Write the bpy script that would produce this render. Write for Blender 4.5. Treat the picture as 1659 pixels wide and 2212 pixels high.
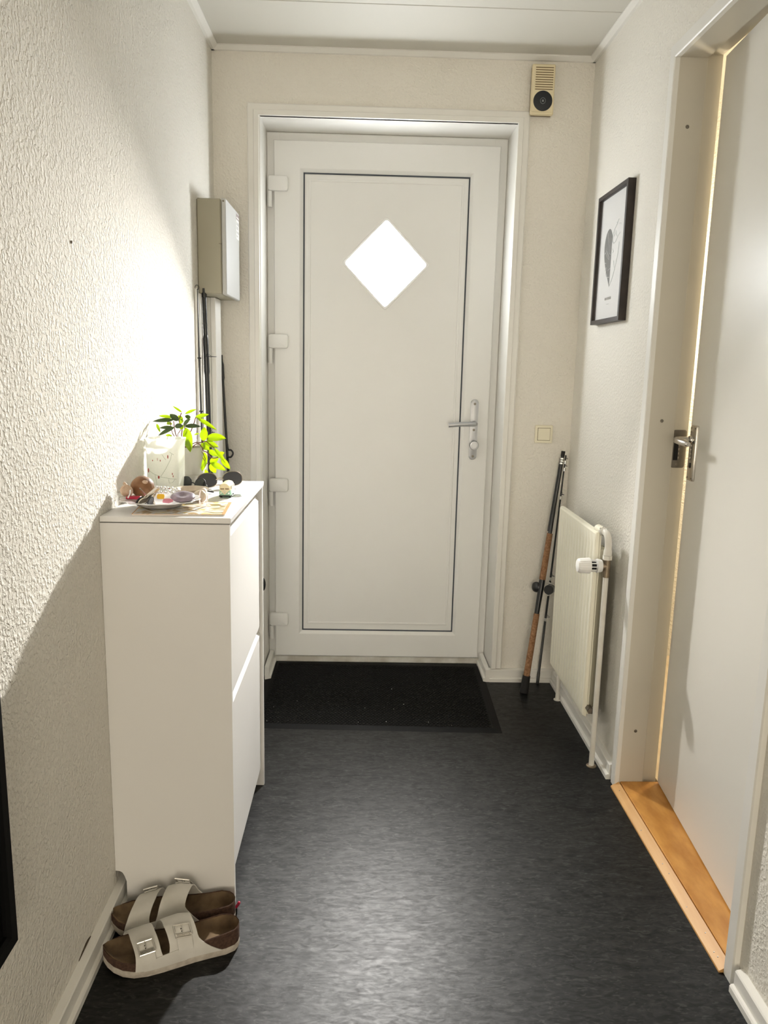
import bpy, bmesh, math, random
from mathutils import Vector, Matrix
random.seed(7)
for o in list(bpy.data.objects):
    bpy.data.objects.remove(o, do_unlink=True)
SC = bpy.context.scene
COL = SC.collection

# ------------------------------------------------------------------ camera
XL, XR, YB, ZC = -0.5624, 0.800, 2.995, 2.352
cd = bpy.data.cameras.new('camera'); cam = bpy.data.objects.new('camera', cd); COL.objects.link(cam)
r_ = Vector((0.99948162, -0.02315294, 0.02237038)); u_ = Vector((-0.01771866, 0.18455743, 0.982662)); f_ = Vector((0.02688014, 0.98254898, -0.18405152))
cam.matrix_world = Matrix(((r_.x, u_.x, -f_.x, 0), (r_.y, u_.y, -f_.y, 0), (r_.z, u_.z, -f_.z, 1.255), (0, 0, 0, 1)))
cd.sensor_fit = 'HORIZONTAL'; cd.sensor_width = 36; cd.lens = 36 * 1673.9 / 1659
cd.clip_start = 0.02
SC.camera = cam

# ------------------------------------------------------------------ world, lights, exposure
wd = bpy.data.worlds.new('world'); SC.world = wd; wd.use_nodes = True
bg = wd.node_tree.nodes['Background']
bg.inputs[0].default_value = (1.0, 0.895, 0.73, 1); bg.inputs[1].default_value = 8.0
SC.view_settings.view_transform = 'Standard'; SC.view_settings.look = 'None'
SC.view_settings.exposure = 0.2; SC.view_settings.gamma = 1.0; SC.view_settings.use_curve_mapping = False

def area(name, loc, aim, power, size, color, shape='DISK', size_y=None, spread=180, portal=False):
    l = bpy.data.lights.new(name, 'AREA'); l.energy = power; l.shape = shape; l.size = size
    if size_y: l.size_y = size_y
    l.color = color; l.spread = math.radians(spread)
    o = bpy.data.objects.new(name, l); COL.objects.link(o); o.location = loc
    o.rotation_euler = (Vector(aim) - Vector(loc)).to_track_quat('-Z', 'Y').to_euler()
    if portal: l.cycles.is_portal = True
    return o
# sun glare concentrated by the structured glass of the diamond window
area('sun_glare_in_window', (0.115, 3.135, 1.555), (-0.19, 1.60, 0.63), 17, 0.05, (1.0, 0.97, 0.92), spread=90)
# unseen doorway added behind the photographer for soft fill (sky portal, guides sampling only)
area('rear_fill_portal', (0.12, -3.19, 1.05), (0.12, 0, 1.05), 1, 1.12, (1, 1, 1), 'RECTANGLE', 2.06, portal=True)
# lamp in the room behind the ajar side door
pl = bpy.data.lights.new('side_room_lamp_light', 'POINT'); pl.energy = 34; pl.color = (1.0, 0.86, 0.62); pl.shadow_soft_size = 0.08
plo = bpy.data.objects.new('side_room_lamp_light', pl); COL.objects.link(plo); plo.location = (1.62, 2.75, 1.55)

# ------------------------------------------------------------------ materials
MATS = {}
def _n(nt, t, **kw):
    n = nt.nodes.new(t)
    for k, v in kw.items():
        if hasattr(n, k): setattr(n, k, v)
    return n
def mat(name, col, rough=0.5, metal=0.0, var=0.0, vscale=8.0, vstretch=(1, 1, 1), bump=None, spec=0.5, emit=None,
        trans=0.0, ior=1.45, coat=0.0, col2=None, alpha=1.0, sss=0.0):
    """Principled material: base colour mixed with a noise pattern, optional noise bump (scale, distance, detail)."""
    m = bpy.data.materials.new(name); m.use_nodes = True; nt = m.node_tree
    b = nt.nodes['Principled BSDF']
    b.inputs['Roughness'].default_value = rough; b.inputs['Metallic'].default_value = metal
    b.inputs['IOR'].default_value = ior; b.inputs['Specular IOR Level'].default_value = spec
    b.inputs['Transmission Weight'].default_value = trans; b.inputs['Coat Weight'].default_value = coat
    b.inputs['Alpha'].default_value = alpha
    if sss: b.inputs['Subsurface Weight'].default_value = sss; b.inputs['Subsurface Radius'].default_value = (.02, .02, .02)
    tc = _n(nt, 'ShaderNodeTexCoord'); mp = _n(nt, 'ShaderNodeMapping'); mp.inputs['Scale'].default_value = vstretch
    nt.links.new(tc.outputs['Object'], mp.inputs['Vector'])
    c2 = col2 if col2 else tuple(max(0, c * (1 - var)) for c in col)
    c1 = col if col2 else tuple(min(1, c * (1 + var * .6)) for c in col)
    nz = _n(nt, 'ShaderNodeTexNoise'); nz.inputs['Scale'].default_value = vscale; nz.inputs['Detail'].default_value = 5
    nt.links.new(mp.outputs['Vector'], nz.inputs['Vector'])
    rp = _n(nt, 'ShaderNodeValToRGB'); rp.color_ramp.elements[0].position = .35; rp.color_ramp.elements[1].position = .65
    rp.color_ramp.elements[0].color = (*c2, 1); rp.color_ramp.elements[1].color = (*c1, 1)
    nt.links.new(nz.outputs['Fac'], rp.inputs['Fac']); nt.links.new(rp.outputs['Color'], b.inputs['Base Color'])
    if bump:
        bn = _n(nt, 'ShaderNodeTexNoise'); bn.inputs['Scale'].default_value = bump[0]; bn.inputs['Detail'].default_value = bump[2]
        nt.links.new(mp.outputs['Vector'], bn.inputs['Vector'])
        bp = _n(nt, 'ShaderNodeBump'); bp.inputs['Strength'].default_value = 1.0; bp.inputs['Distance'].default_value = bump[1]
        nt.links.new(bn.outputs['Fac'], bp.inputs['Height']); nt.links.new(bp.outputs['Normal'], b.inputs['Normal'])
    if emit:
        b.inputs['Emission Color'].default_value = (*emit[0], 1); b.inputs['Emission Strength'].default_value = emit[1]
    MATS[name] = m
    return m

def wall_mat(name, col, dist):
    """painted woodchip / roller stucco: droplets of two sizes"""
    m = mat(name, col, .75, var=.025, vscale=1.2, spec=.25); nt = m.node_tree; b = nt.nodes['Principled BSDF']
    tc = _n(nt, 'ShaderNodeTexCoord')
    n1 = _n(nt, 'ShaderNodeTexNoise'); n1.inputs['Scale'].default_value = 125; n1.inputs['Detail'].default_value = 2.5; n1.inputs['Roughness'].default_value = .5; n1.inputs['Distortion'].default_value = .2
    n2 = _n(nt, 'ShaderNodeTexNoise'); n2.inputs['Scale'].default_value = 38; n2.inputs['Detail'].default_value = 2
    rp = _n(nt, 'ShaderNodeValToRGB'); rp.color_ramp.elements[0].position = .43; rp.color_ramp.elements[1].position = .68
    ad = _n(nt, 'ShaderNodeMath', operation='MULTIPLY_ADD'); ad.inputs[1].default_value = .5
    bp = _n(nt, 'ShaderNodeBump'); bp.inputs['Distance'].default_value = dist
    nt.links.new(tc.outputs['Object'], n1.inputs['Vector']); nt.links.new(tc.outputs['Object'], n2.inputs['Vector'])
    nt.links.new(n1.outputs['Fac'], rp.inputs['Fac']); nt.links.new(n2.outputs['Fac'], ad.inputs[0]); nt.links.new(rp.outputs['Color'], ad.inputs[2])
    nt.links.new(ad.outputs[0], bp.inputs['Height']); nt.links.new(bp.outputs['Normal'], b.inputs['Normal'])
    return m
wall_mat('wall_paint', (.80, .77, .70), .0022)
wall_mat('wall_paint_fine', (.80, .77, .70), .0011)

def floor_mat():
    m = mat('linoleum', (.05, .05, .05), .40, spec=.36); nt = m.node_tree; b = nt.nodes['Principled BSDF']
    tc = _n(nt, 'ShaderNodeTexCoord')
    def noise(sc, st, det, dis=0.0):
        mp = _n(nt, 'ShaderNodeMapping'); mp.inputs['Scale'].default_value = st
        nt.links.new(tc.outputs['Object'], mp.inputs['Vector'])
        n = _n(nt, 'ShaderNodeTexNoise'); n.inputs['Scale'].default_value = sc; n.inputs['Detail'].default_value = det; n.inputs['Distortion'].default_value = dis
        nt.links.new(mp.outputs['Vector'], n.inputs['Vector']); return n
    def ramp(n, a, ca, bb, cb):
        r = _n(nt, 'ShaderNodeValToRGB'); e = r.color_ramp.elements
        e[0].position = a; e[0].color = (*ca, 1); e[1].position = bb; e[1].color = (*cb, 1)
        nt.links.new(n.outputs['Fac'], r.inputs['Fac']); return r
    base = ramp(noise(15, (1, 2.2, 1), 7, .8), .34, (.0025, .0028, .0028), .66, (.010, .0104, .0102))
    fl = ramp(noise(34, (1, 2.8, 1), 6, 1.8), .56, (0, 0, 0), .66, (1, 1, 1))
    dk = ramp(noise(30, (1, 2.8, 1), 6, 1.5), .60, (0, 0, 0), .74, (1, 1, 1))
    m1 = _n(nt, 'ShaderNodeMixRGB'); m1.inputs['Color2'].default_value = (.042, .043, .041, 1)
    m2 = _n(nt, 'ShaderNodeMixRGB'); m2.inputs['Color2'].default_value = (.002, .002, .002, 1)
    ml = _n(nt, 'ShaderNodeMath', operation='MULTIPLY'); ml.inputs[1].default_value = .55
    nt.links.new(fl.outputs['Color'], ml.inputs[0])
    nt.links.new(ml.outputs[0], m1.inputs['Fac']); nt.links.new(base.outputs['Color'], m1.inputs['Color1'])
    nt.links.new(dk.outputs['Color'], m2.inputs['Fac']); nt.links.new(m1.outputs['Color'], m2.inputs['Color1'])
    nt.links.new(m2.outputs['Color'], b.inputs['Base Color'])
    rr = ramp(noise(30, (1, 2.6, 1), 6, 1.2), .34, (.41, .41, .41), .66, (.47, .47, .47)); nt.links.new(rr.outputs['Color'], b.inputs['Roughness'])
    sr = ramp(noise(26, (1, 2.6, 1), 7, 1.6), .36, (.20, .20, .20), .64, (.34, .34, .34)); nt.links.new(sr.outputs['Color'], b.inputs['Specular IOR Level'])
    bn = noise(160, (1, 1.6, 1), 3); bp = _n(nt, 'ShaderNodeBump'); bp.inputs['Distance'].default_value = .00012
    nt.links.new(bn.outputs['Fac'], bp.inputs['Height']); nt.links.new(bp.outputs['Normal'], b.inputs['Normal'])
floor_mat()
mat('ceiling_white', (.62, .60, .54), .55, var=.01, vscale=2)
mat('trim_white', (.80, .785, .74), .38, var=.02, vscale=5)
mat('frame_cream', (.61, .57, .485), .42, var=.02, vscale=5)
mat('upvc', (.82, .82, .80), .42, var=.012, vscale=3)
mat('gasket', (.05, .06, .075), .6)
mat('sill_white', (.74, .73, .68), .5, col2=(.52, .49, .43), vscale=14)
mat('steel_grey', (.50, .51, .53), .42, 0.7, var=.03, vscale=30)
mat('chrome', (.62, .59, .55), .2, 1.0, var=.04, vscale=20)
mat('dark_steel', (.20, .18, .15), .38, .9, var=.1, vscale=40)
mat('black_hole', (.01, .01, .01), .8)
mat('cabinet_white', (.80, .79, .775), .45, var=.008, vscale=4)
mat('rubber_black', (.003, .003, .003), .6, var=.2, vscale=60, spec=.14)
mat('side_door_white', (.80, .775, .71), .32, var=.012, vscale=2)
mat('pale_boards', (.66, .55, .40), .5, col2=(.58, .46, .32), vscale=6, vstretch=(8, .5, 1))
mat('pine', (.62, .30, .07), .40, col2=(.46, .195, .034), vscale=16, vstretch=(2.2, .8, 1), coat=.15)
mat('pine_pale', (.66, .38, .14), .48, col2=(.57, .30, .09), vscale=11, vstretch=(6, .35, 1))
mat('radiator_cream', (.88, .845, .70), .35, var=.012, vscale=4)
mat('pipe_white', (.80, .78, .72), .4, col2=(.70, .67, .60), vscale=16)
mat('trv_white', (.86, .855, .83), .4)
mat('brass_dull', (.30, .24, .17), .45, .8, var=.25, vscale=60)
mat('rod_black', (.012, .013, .014), .33, coat=.3)
mat('rubber_grip', (.014, .013, .013), .75, bump=(300, .0006, 2))
mat('cork', (.36, .195, .10), .8, col2=(.20, .095, .042), vscale=120, bump=(220, .0005, 3))
mat('silver', (.78, .78, .76), .25, 1.0)
mat('meter_grey', (.36, .335, .255), .5, var=.015, vscale=3)
mat('meter_cover', (.50, .50, .48), .45, var=.01, vscale=3)
mat('sticker', (.82, .81, .78), .5)
mat('sticker_dark', (.30, .24, .24), .5)
mat('sticker_grey', (.52, .51, .50), .5)
mat('ivory', (.78, .68, .46), .45, var=.02, vscale=6)
mat('ivory_switch', (.82, .77, .60), .4)
mat('slot_brown', (.14, .085, .03), .8)
mat('disc_black', (.012, .014, .018), .5)
mat('disc_print', (.22, .24, .25), .5)
mat('frame_dark', (.030, .020, .016), .5, col2=(.014, .009, .008), vscale=30, vstretch=(1, .2, 1))
mat('paper_white', (.82, .81, .79), .6)
mat('print_grey', (.10, .097, .088), .7, var=.1, vscale=60)
mat('print_line', (.33, .41, .38), .7)
mat('print_text', (.50, .49, .46), .7)
mat('black_panel', (.002, .002, .0022), .7, spec=.15)
mat('eva_sole', (.60, .55, .48), .7, col2=(.44, .39, .33), vscale=60)
mat('cork_dark', (.085, .045, .028), .85, col2=(.045, .022, .014), vscale=180, bump=(260, .0006, 3))
mat('suede', (.20, .135, .075), .95, col2=(.085, .055, .032), vscale=24)
mat('leather_white', (.72, .70, .655), .45, col2=(.62, .60, .55), vscale=18)
mat('buckle', (.72, .70, .66), .28, 1.0)
mat('red_plastic', (.45, .012, .05), .4)
mat('pot_grey', (.50, .485, .44), .5, var=.03, vscale=10)
mat('soil', (.05, .03, .018), .95, var=.4, vscale=90, bump=(150, .003, 4))
mat('stem_brown', (.16, .06, .03), .6)
mat('ceramic_white', (.80, .79, .80), .2, coat=.4)
mat('beige_glaze', (.62, .53, .42), .25, coat=.3)
mat('wood_ball', (.26, .13, .055), .5, col2=(.17, .075, .03), vscale=40, bump=(90, .0012, 4))
mat('purple_shell', (.34, .28, .34), .3, col2=(.22, .18, .23), vscale=60)
mat('pink_plastic', (.72, .26, .34), .4)
mat('yellow_plastic', (.80, .48, .03), .35)
mat('key_metal', (.55, .50, .42), .3, 1.0, var=.1, vscale=80)
mat('key_black', (.02, .02, .022), .45)
mat('bulb_beige', (.60, .46, .34), .6, col2=(.45, .30, .20), vscale=70)
mat('pale_pink', (.86, .78, .75), .35)
mat('lens_dark', (.012, .014, .017), .08, coat=.5)
mat('frame_taupe', (.34, .25, .21), .25, coat=.3)
mat('rim_metal', (.42, .36, .30), .25, 1.0)
mat('van_cream', (.78, .69, .45), .35)
mat('van_mint', (.36, .62, .44), .35)
mat('van_window', (.30, .22, .12), .15)
mat('tyre', (.015, .015, .015), .7)
mat('mag_pages', (.78, .74, .68), .6)
mat('mag_orange', (.62, .25, .06), .5, col2=(.55, .30, .10), vscale=30)
mat('green_line', (.25, .30, .22), .5)
mat('vase_red', (.35, .03, .02), .4)
mat('lamp_shade', (.72, .66, .56), .6)
mat('scuff', (.07, .05, .03), .9)
mat('debris', (.6, .6, .56), .9)

def pane_mat():
    m = bpy.data.materials.new('bright_glass'); m.use_nodes = True; nt = m.node_tree; b = nt.nodes['Principled BSDF']
    b.inputs['Base Color'].default_value = (.9, .93, .95, 1); b.inputs['Roughness'].default_value = .12
    b.inputs['Emission Color'].default_value = (.93, .97, 1.0, 1); b.inputs['Emission Strength'].default_value = 52
    MATS['bright_glass'] = m
pane_mat()
def leaf_mat(name, refl, tr, w=.5):
    m = bpy.data.materials.new(name); m.use_nodes = True; nt = m.node_tree
    b = nt.nodes['Principled BSDF']; b.inputs['Base Color'].default_value = (*refl, 1); b.inputs['Roughness'].default_value = .32
    t = _n(nt, 'ShaderNodeBsdfTranslucent'); mx = _n(nt, 'ShaderNodeMixShader'); mx.inputs[0].default_value = w
    nz = _n(nt, 'ShaderNodeTexNoise'); nz.inputs['Scale'].default_value = 52
    rp = _n(nt, 'ShaderNodeValToRGB'); rp.color_ramp.elements[0].color = (*[c * .8 for c in tr], 1); rp.color_ramp.elements[1].color = (*tr, 1)
    nt.links.new(nz.outputs['Fac'], rp.inputs['Fac']); nt.links.new(rp.outputs['Color'], t.inputs['Color'])
    out = nt.nodes['Material Output']
    nt.links.new(b.outputs[0], mx.inputs[1]); nt.links.new(t.outputs[0], mx.inputs[2]); nt.links.new(mx.outputs[0], out.inputs[0])
    MATS[name] = m
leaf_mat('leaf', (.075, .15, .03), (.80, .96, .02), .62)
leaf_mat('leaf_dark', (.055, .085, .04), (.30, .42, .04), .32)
leaf_mat('frosted_glass', (.88, .89, .84), (.96, .97, .91), .60)
def clear_mat(name, tint, w):
    m = bpy.data.materials.new(name); m.use_nodes = True; nt = m.node_tree
    b = nt.nodes['Principled BSDF']; b.inputs['Base Color'].default_value = (*tint, 1); b.inputs['Roughness'].default_value = .06
    t = _n(nt, 'ShaderNodeBsdfTransparent'); t.inputs['Color'].default_value = (*tint, 1); mx = _n(nt, 'ShaderNodeMixShader'); mx.inputs[0].default_value = w
    out = nt.nodes['Material Output']
    nt.links.new(b.outputs[0], mx.inputs[1]); nt.links.new(t.outputs[0], mx.inputs[2]); nt.links.new(mx.outputs[0], out.inputs[0])
    MATS[name] = m
clear_mat('lens_tint', (.16, .16, .17), .55)
clear_mat('picture_glass', (.97, .97, .97), .90)
def print_mat(name):
    """busy magazine cover: big colour patches"""
    m = mat(name, (.8, .8, .8), .3); nt = m.node_tree; b = nt.nodes['Principled BSDF']
    tc = _n(nt, 'ShaderNodeTexCoord'); v = _n(nt, 'ShaderNodeTexNoise'); v.inputs['Scale'].default_value = 22; v.inputs['Detail'].default_value = 3
    v.inputs['Distortion'].default_value = 1.2
    nt.links.new(tc.outputs['Object'], v.inputs['Vector'])
    r = _n(nt, 'ShaderNodeValToRGB'); e = r.color_ramp.elements
    e[0].position = .30; e[0].color = (.10, .09, .11, 1); e[1].position = .75; e[1].color = (.85, .86, .86, 1)
    for p, c in ((.40, (.45, .30, .10)), (.47, (.80, .80, .78)), (.55, (.62, .66, .68)), (.62, (.75, .55, .12))):
        x = e.new(p); x.color = (*c, 1)
    nt.links.new(v.outputs['Fac'], r.inputs['Fac']); nt.links.new(r.outputs['Color'], b.inputs['Base Color'])
print_mat('mag_cover')

# ------------------------------------------------------------------ mesh helpers (world coordinates)
def nb(): return bmesh.new()
def bx(bm, x0, x1, y0, y1, z0, z1, bev=0.0, seg=1):
    vs = [bm.verts.new((x, y, z)) for x in (x0, x1) for y in (y0, y1) for z in (z0, z1)]
    fs = [bm.faces.new([vs[i] for i in q]) for q in ((0, 1, 3, 2), (4, 6, 7, 5), (0, 4, 5, 1), (2, 3, 7, 6), (0, 2, 6, 4), (1, 5, 7, 3))]
    if bev:
        es = set(e for f in fs for e in f.edges)
        bmesh.ops.bevel(bm, geom=list(es), offset=bev, segments=seg, affect='EDGES', profile=.5, clamp_overlap=True)
    return bm
def frame_of(d):
    d = Vector(d).normalized(); a = Vector((0, 0, 1)) if abs(d.z) < .9 else Vector((1, 0, 0))
    x = d.cross(a).normalized(); return x, d.cross(x).normalized(), d
def tube(bm, pts, r, seg=12, cap=True, sq=None):
    pts = [Vector(p) for p in pts]; n = len(pts); rs = r if isinstance(r, (list, tuple)) else [r] * n
    x, y, d = frame_of(pts[1] - pts[0]); rings = []
    for i, p in enumerate(pts):
        t = (pts[min(i + 1, n - 1)] - pts[max(i - 1, 0)]).normalized()
        x = (x - t * x.dot(t)).normalized(); y = t.cross(x)
        k = sq if sq else (1, 1)
        rings.append([bm.verts.new(p + rs[i] * (x * math.cos(a) * k[0] + y * math.sin(a) * k[1])) for a in [2 * math.pi * j / seg for j in range(seg)]])
    for a, b in zip(rings, rings[1:]):
        for j in range(seg): bm.faces.new((a[j], a[(j + 1) % seg], b[(j + 1) % seg], b[j]))
    if cap:
        bm.faces.new(rings[0][::-1]); bm.faces.new(rings[-1])
    return bm
def ringtube(bm, pts, r, seg=8):
    """closed tube"""
    pts = [Vector(p) for p in pts]; n = len(pts); rings = []
    c = sum(pts, Vector()) / n; nrm = (pts[0] - c).cross(pts[n // 4] - c).normalized()
    for i, p in enumerate(pts):
        t = (pts[(i + 1) % n] - pts[i - 1]).normalized(); x = t.cross(nrm).normalized()
        rings.append([bm.verts.new(p + r * (x * math.cos(a) + nrm * math.sin(a))) for a in [2 * math.pi * j / seg for j in range(seg)]])
    for i in range(n):
        a, b = rings[i], rings[(i + 1) % n]
        for j in range(seg): bm.faces.new((a[j], b[j], b[(j + 1) % seg], a[(j + 1) % seg]))
    return bm
def lathe(bm, prof, c, axis=(0, 0, 1), seg=32, fn=None):
    """profile [(radius, height)] turned about an axis through c; fn(angle, k) scales the radius"""
    x, y, d = frame_of(axis); c = Vector(c); rings = []
    for k, (r, h) in enumerate(prof):
        if r < 1e-6: rings.append([bm.verts.new(c + d * h)]); continue
        rings.append([bm.verts.new(c + d * h + (x * math.cos(a) + y * math.sin(a)) * r * (fn(a, k) if fn else 1)) for a in [2 * math.pi * j / seg for j in range(seg)]])
    for a, b in zip(rings, rings[1:]):
        for j in range(seg):
            q = [a[j % len(a)], a[(j + 1) % len(a)], b[(j + 1) % len(b)], b[j % len(b)]]
            u = []
            for v in q:
                if v not in u: u.append(v)
            if len(u) > 2: bm.faces.new(u)
    return bm
def prism(bm, out, fn, h0, h1, bev=0.0):
    """polygon outline (2-D), extruded: fn(u, v, h) -> point"""
    a = [bm.verts.new(fn(u, v, h0)) for u, v in out]; b = [bm.verts.new(fn(u, v, h1)) for u, v in out]; n = len(out)
    fs = [bm.faces.new(a[::-1]), bm.faces.new(b)]
    for i in range(n): fs.append(bm.faces.new((a[i], a[(i + 1) % n], b[(i + 1) % n], b[i])))
    if bev: bmesh.ops.bevel(bm, geom=list(fs[1].edges), offset=bev, segments=2, affect='EDGES', profile=.5)
    return bm
def rrect(u0, u1, v0, v1, r, n=5):
    o = []
    for cu, cv, a0 in ((u1 - r, v1 - r, 0), (u0 + r, v1 - r, 90), (u0 + r, v0 + r, 180), (u1 - r, v0 + r, 270)):
        for i in range(n + 1):
            a = math.radians(a0 + 90 * i / n); o.append((cu + r * math.cos(a), cv + r * math.sin(a)))
    return o
def grid(bm, rows):
    g = [[bm.verts.new(p) for p in r] for r in rows]
    for a, b in zip(g, g[1:]):
        for j in range(len(a) - 1): bm.faces.new((a[j], a[j + 1], b[j + 1], b[j]))
    return g
def obj(name, bm, m, parent=None, smooth=None, label=None, cat=None, group=None, kind=None):
    bmesh.ops.recalc_face_normals(bm, faces=bm.faces)
    top = parent is None
    loc = Vector()
    if top and bm.verts:
        xs = [v.co for v in bm.verts]
        loc = Vector(((min(v.x for v in xs) + max(v.x for v in xs)) / 2, (min(v.y for v in xs) + max(v.y for v in xs)) / 2, min(v.z for v in xs)))
        bmesh.ops.translate(bm, verts=bm.verts, vec=-loc)
    me = bpy.data.meshes.new(name); bm.to_mesh(me); bm.free()
    if smooth is not None:
        for p in me.polygons: p.use_smooth = True
        me.set_sharp_from_angle(angle=math.radians(smooth))
    me.materials.append(MATS[m])
    o = bpy.data.objects.new(name, me); COL.objects.link(o)
    if top: o.location = loc; o['wl'] = list(loc)
    else:
        o.parent = parent; o.location = -Vector(parent['wl']); o['wl'] = [0, 0, 0]
    return tag(o, label, cat, group, kind)
def tag(o, label=None, cat=None, group=None, kind=None):
    if label: o['label'] = label
    if cat: o['category'] = cat
    if group: o['group'] = group
    if kind: o['kind'] = kind
    return o
def thing(name, loc, label=None, cat=None, group=None, kind=None):
    o = bpy.data.objects.new(name, None); COL.objects.link(o); o.location = loc; o['wl'] = list(loc); o.empty_display_size = .05
    return tag(o, label, cat, group, kind)
def struct(name, bm, m, label, cat, smooth=None):
    return obj(name, bm, m, None, smooth, label, cat, None, 'structure')
def mitre(bm, side, R, prof, F):
    """one piece of a mitred rectangular frame. R=(u0,u1,v0,v1) outer rect; prof [(d inwards, h)]; F(u,v,h)"""
    u0, u1, v0, v1 = R; rings = [[], []]
    for d, h in prof:
        e = {'l': ((u0 + d, v0 + d), (u0 + d, v1 - d)), 'r': ((u1 - d, v0 + d), (u1 - d, v1 - d)),
             'b': ((u0 + d, v0 + d), (u1 - d, v0 + d)), 't': ((u0 + d, v1 - d), (u1 - d, v1 - d))}[side]
        for k in (0, 1): rings[k].append(bm.verts.new(F(e[k][0], e[k][1], h)))
    n = len(prof)
    for i in range(n): bm.faces.new((rings[0][i], rings[0][(i + 1) % n], rings[1][(i + 1) % n], rings[1][i]))
    bm.faces.new(rings[0][::-1]); bm.faces.new(rings[1])
    return bm

# ================================================================== THE ROOM
YR = -3.20                                    # wall behind the photographer
ROOM_X1 = 2.3                                 # far side of the side room
OX0, OX1, OZ1 = -0.393, 0.533, 2.125          # front door opening
SY0, SY1, SZ1 = 1.430, 2.170, 2.060           # side door opening (clear)
struct('floor', bx(nb(), XL - .1, ROOM_X1, YR - .1, 3.32, -.06, 0), 'linoleum', 'dark grey marbled linoleum floor of the hallway', 'floor')
struct('floor_side_room', bx(nb(), .926, ROOM_X1, .3, 3.26, .0, .014), 'pale_boards', 'pale wooden floor of the lit room behind the side door', 'floor')
w = nb(); bx(w, XL - .10, XL, YR - .1, 3.32, 0, 2.42)
struct('wall_left', w, 'wall_paint', 'cream textured wall behind the shoe cabinet', 'wall')
w = nb()
bx(w, XR, XR + .11, YR - .1, SY0 - .03, 0, 2.42); bx(w, XR, XR + .11, SY1 + .03, 3.32, 0, 2.42); bx(w, XR, XR + .11, SY0 - .03, SY1 + .03, SZ1 + .03, 2.42)
struct('wall_right', w, 'wall_paint_fine', 'cream textured wall with the radiator and framed print', 'wall')
w = nb()
bx(w, XL, OX0 - .004, YB, 3.32, 0, 2.42); bx(w, OX1 + .004, XR, YB, 3.32, 0, 2.42); bx(w, OX0 - .004, OX1 + .004, YB, 3.32, OZ1 + .004, 2.42)
struct('wall_back', w, 'wall_paint_fine', 'cream textured wall around the front door', 'wall')
w = nb()
bx(w, XL, -.44, YR - .1, YR, 0, 2.42); bx(w, .68, XR, YR - .1, YR, 0, 2.42); bx(w, -.44, .68, YR - .1, YR, 2.06, 2.42)  # doorway opening is added here, placed and sized to let fill light in
struct('wall_rear', w, 'wall_paint', 'unseen cream wall behind the hallway with an opening added for fill light', 'wall')
w = nb()
bx(w, ROOM_X1 - .02, ROOM_X1 + .06, .3, 3.32, 0, 2.42); bx(w, XR + .11, ROOM_X1, .22, .3, 0, 2.42); bx(w, XR + .11, ROOM_X1, 3.26, 3.32, 0, 2.42)
struct('wall_side_room', w, 'wall_paint', 'pale wall of the lit room behind the side door', 'wall')
ce = struct('ceiling', bx(nb(), XL - .1, ROOM_X1 + .06, YR - .1, 3.32, ZC + .006, 2.46), 'ceiling_white', 'white panelled hallway ceiling', 'ceiling')
ys = [YB, 2.632, 2.032, 1.432, .832, .232, -.368, -.968, -1.568, -2.168, -2.768, YR]
for a, b_ in zip(ys[1:], ys):
    obj('ceiling_panel', bx(nb(), XL, XR, a + .0015, b_ - .0015, ZC, ZC + .006, .0015), 'ceiling_white', ce)
# cornice strips
def cornice(name, F, length, lab):
    b = nb(); pr = [(0, 0), (.010, 0), (.024, .011), (.024, .0152), (0, .0152)]
    a0 = [b.verts.new(F(0, d, 2.3365 + h)) for d, h in pr]; a1 = [b.verts.new(F(length, d, 2.3365 + h)) for d, h in pr]
    for i in range(5): b.faces.new((a0[i], a0[(i + 1) % 5], a1[(i + 1) % 5], a1[i]))
    b.faces.new(a0); b.faces.new(a1[::-1])
    struct(name, b, 'trim_white', lab, 'trim')
cornice('trim_1', lambda t, d, z: (XL + d, YR + t, z), YB - YR, 'white ceiling moulding along the shoe cabinet wall')
cornice('trim_2', lambda t, d, z: (XR - d, YR + t, z), YB - YR, 'white ceiling moulding along the radiator wall')
cornice('trim_3', lambda t, d, z: (XL + t, YB - d, z), XR - XL, 'white ceiling moulding above the front door')
# baseboards
def baseboard(name, F, L, lab, ends=(0, 0)):
    b = nb(); pr = [(0, 0), (.017, 0), (.017, .047), (.0145, .050), (0, .0525)]
    def sweep(b, pr, e0=0, e1=0):
        n = len(pr)
        a0 = [b.verts.new(F(e0 * d, d, h)) for d, h in pr]; a1 = [b.verts.new(F(L - e1 * d, d, h)) for d, h in pr]
        for i in range(n): b.faces.new((a0[i], a0[(i + 1) % n], a1[(i + 1) % n], a1[i]))
        b.faces.new(a0); b.faces.new(a1[::-1]); return b
    o = struct(name, sweep(b, pr), 'trim_white', lab, 'baseboard')
    obj('shoe_moulding', sweep(nb(), [(.0172, 0), (.0255, 0), (.0255, .0135), (.0225, .017), (.0172, .018)]), 'trim_white', o)
    return o
baseboard('baseboard_left', lambda t, d, z: (XL + d, YR + t, z), 2.795 - YR, 'white baseboard below the textured wall by the sandals')
baseboard('baseboard_right', lambda t, d, z: (XR - d, 2.216 + t, z), 2.971 - 2.216, 'white baseboard under the radiator')
baseboard('baseboard_right_near', lambda t, d, z: (XR - d, YR + t, z), 1.378 - YR, 'white baseboard beside the pine threshold')
baseboard('baseboard_back', lambda t, d, z: (OX1 - .006 + t, YB - d, z), XR - OX1 + .006, 'white baseboard behind the cork handled fishing rod')
baseboard('baseboard_back_corner', lambda t, d, z: (XL + .0245 + t, YB - d, z), OX0 - XL - .0235, 'white baseboard in the corner behind the shoe cabinet')
baseboard('baseboard_reveal', lambda t, d, z: (OX1 - .006 - d, YB - .024 + t, z), 3.166 - YB + .024, 'short white baseboard beside the mat, by the door lock side')
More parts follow.
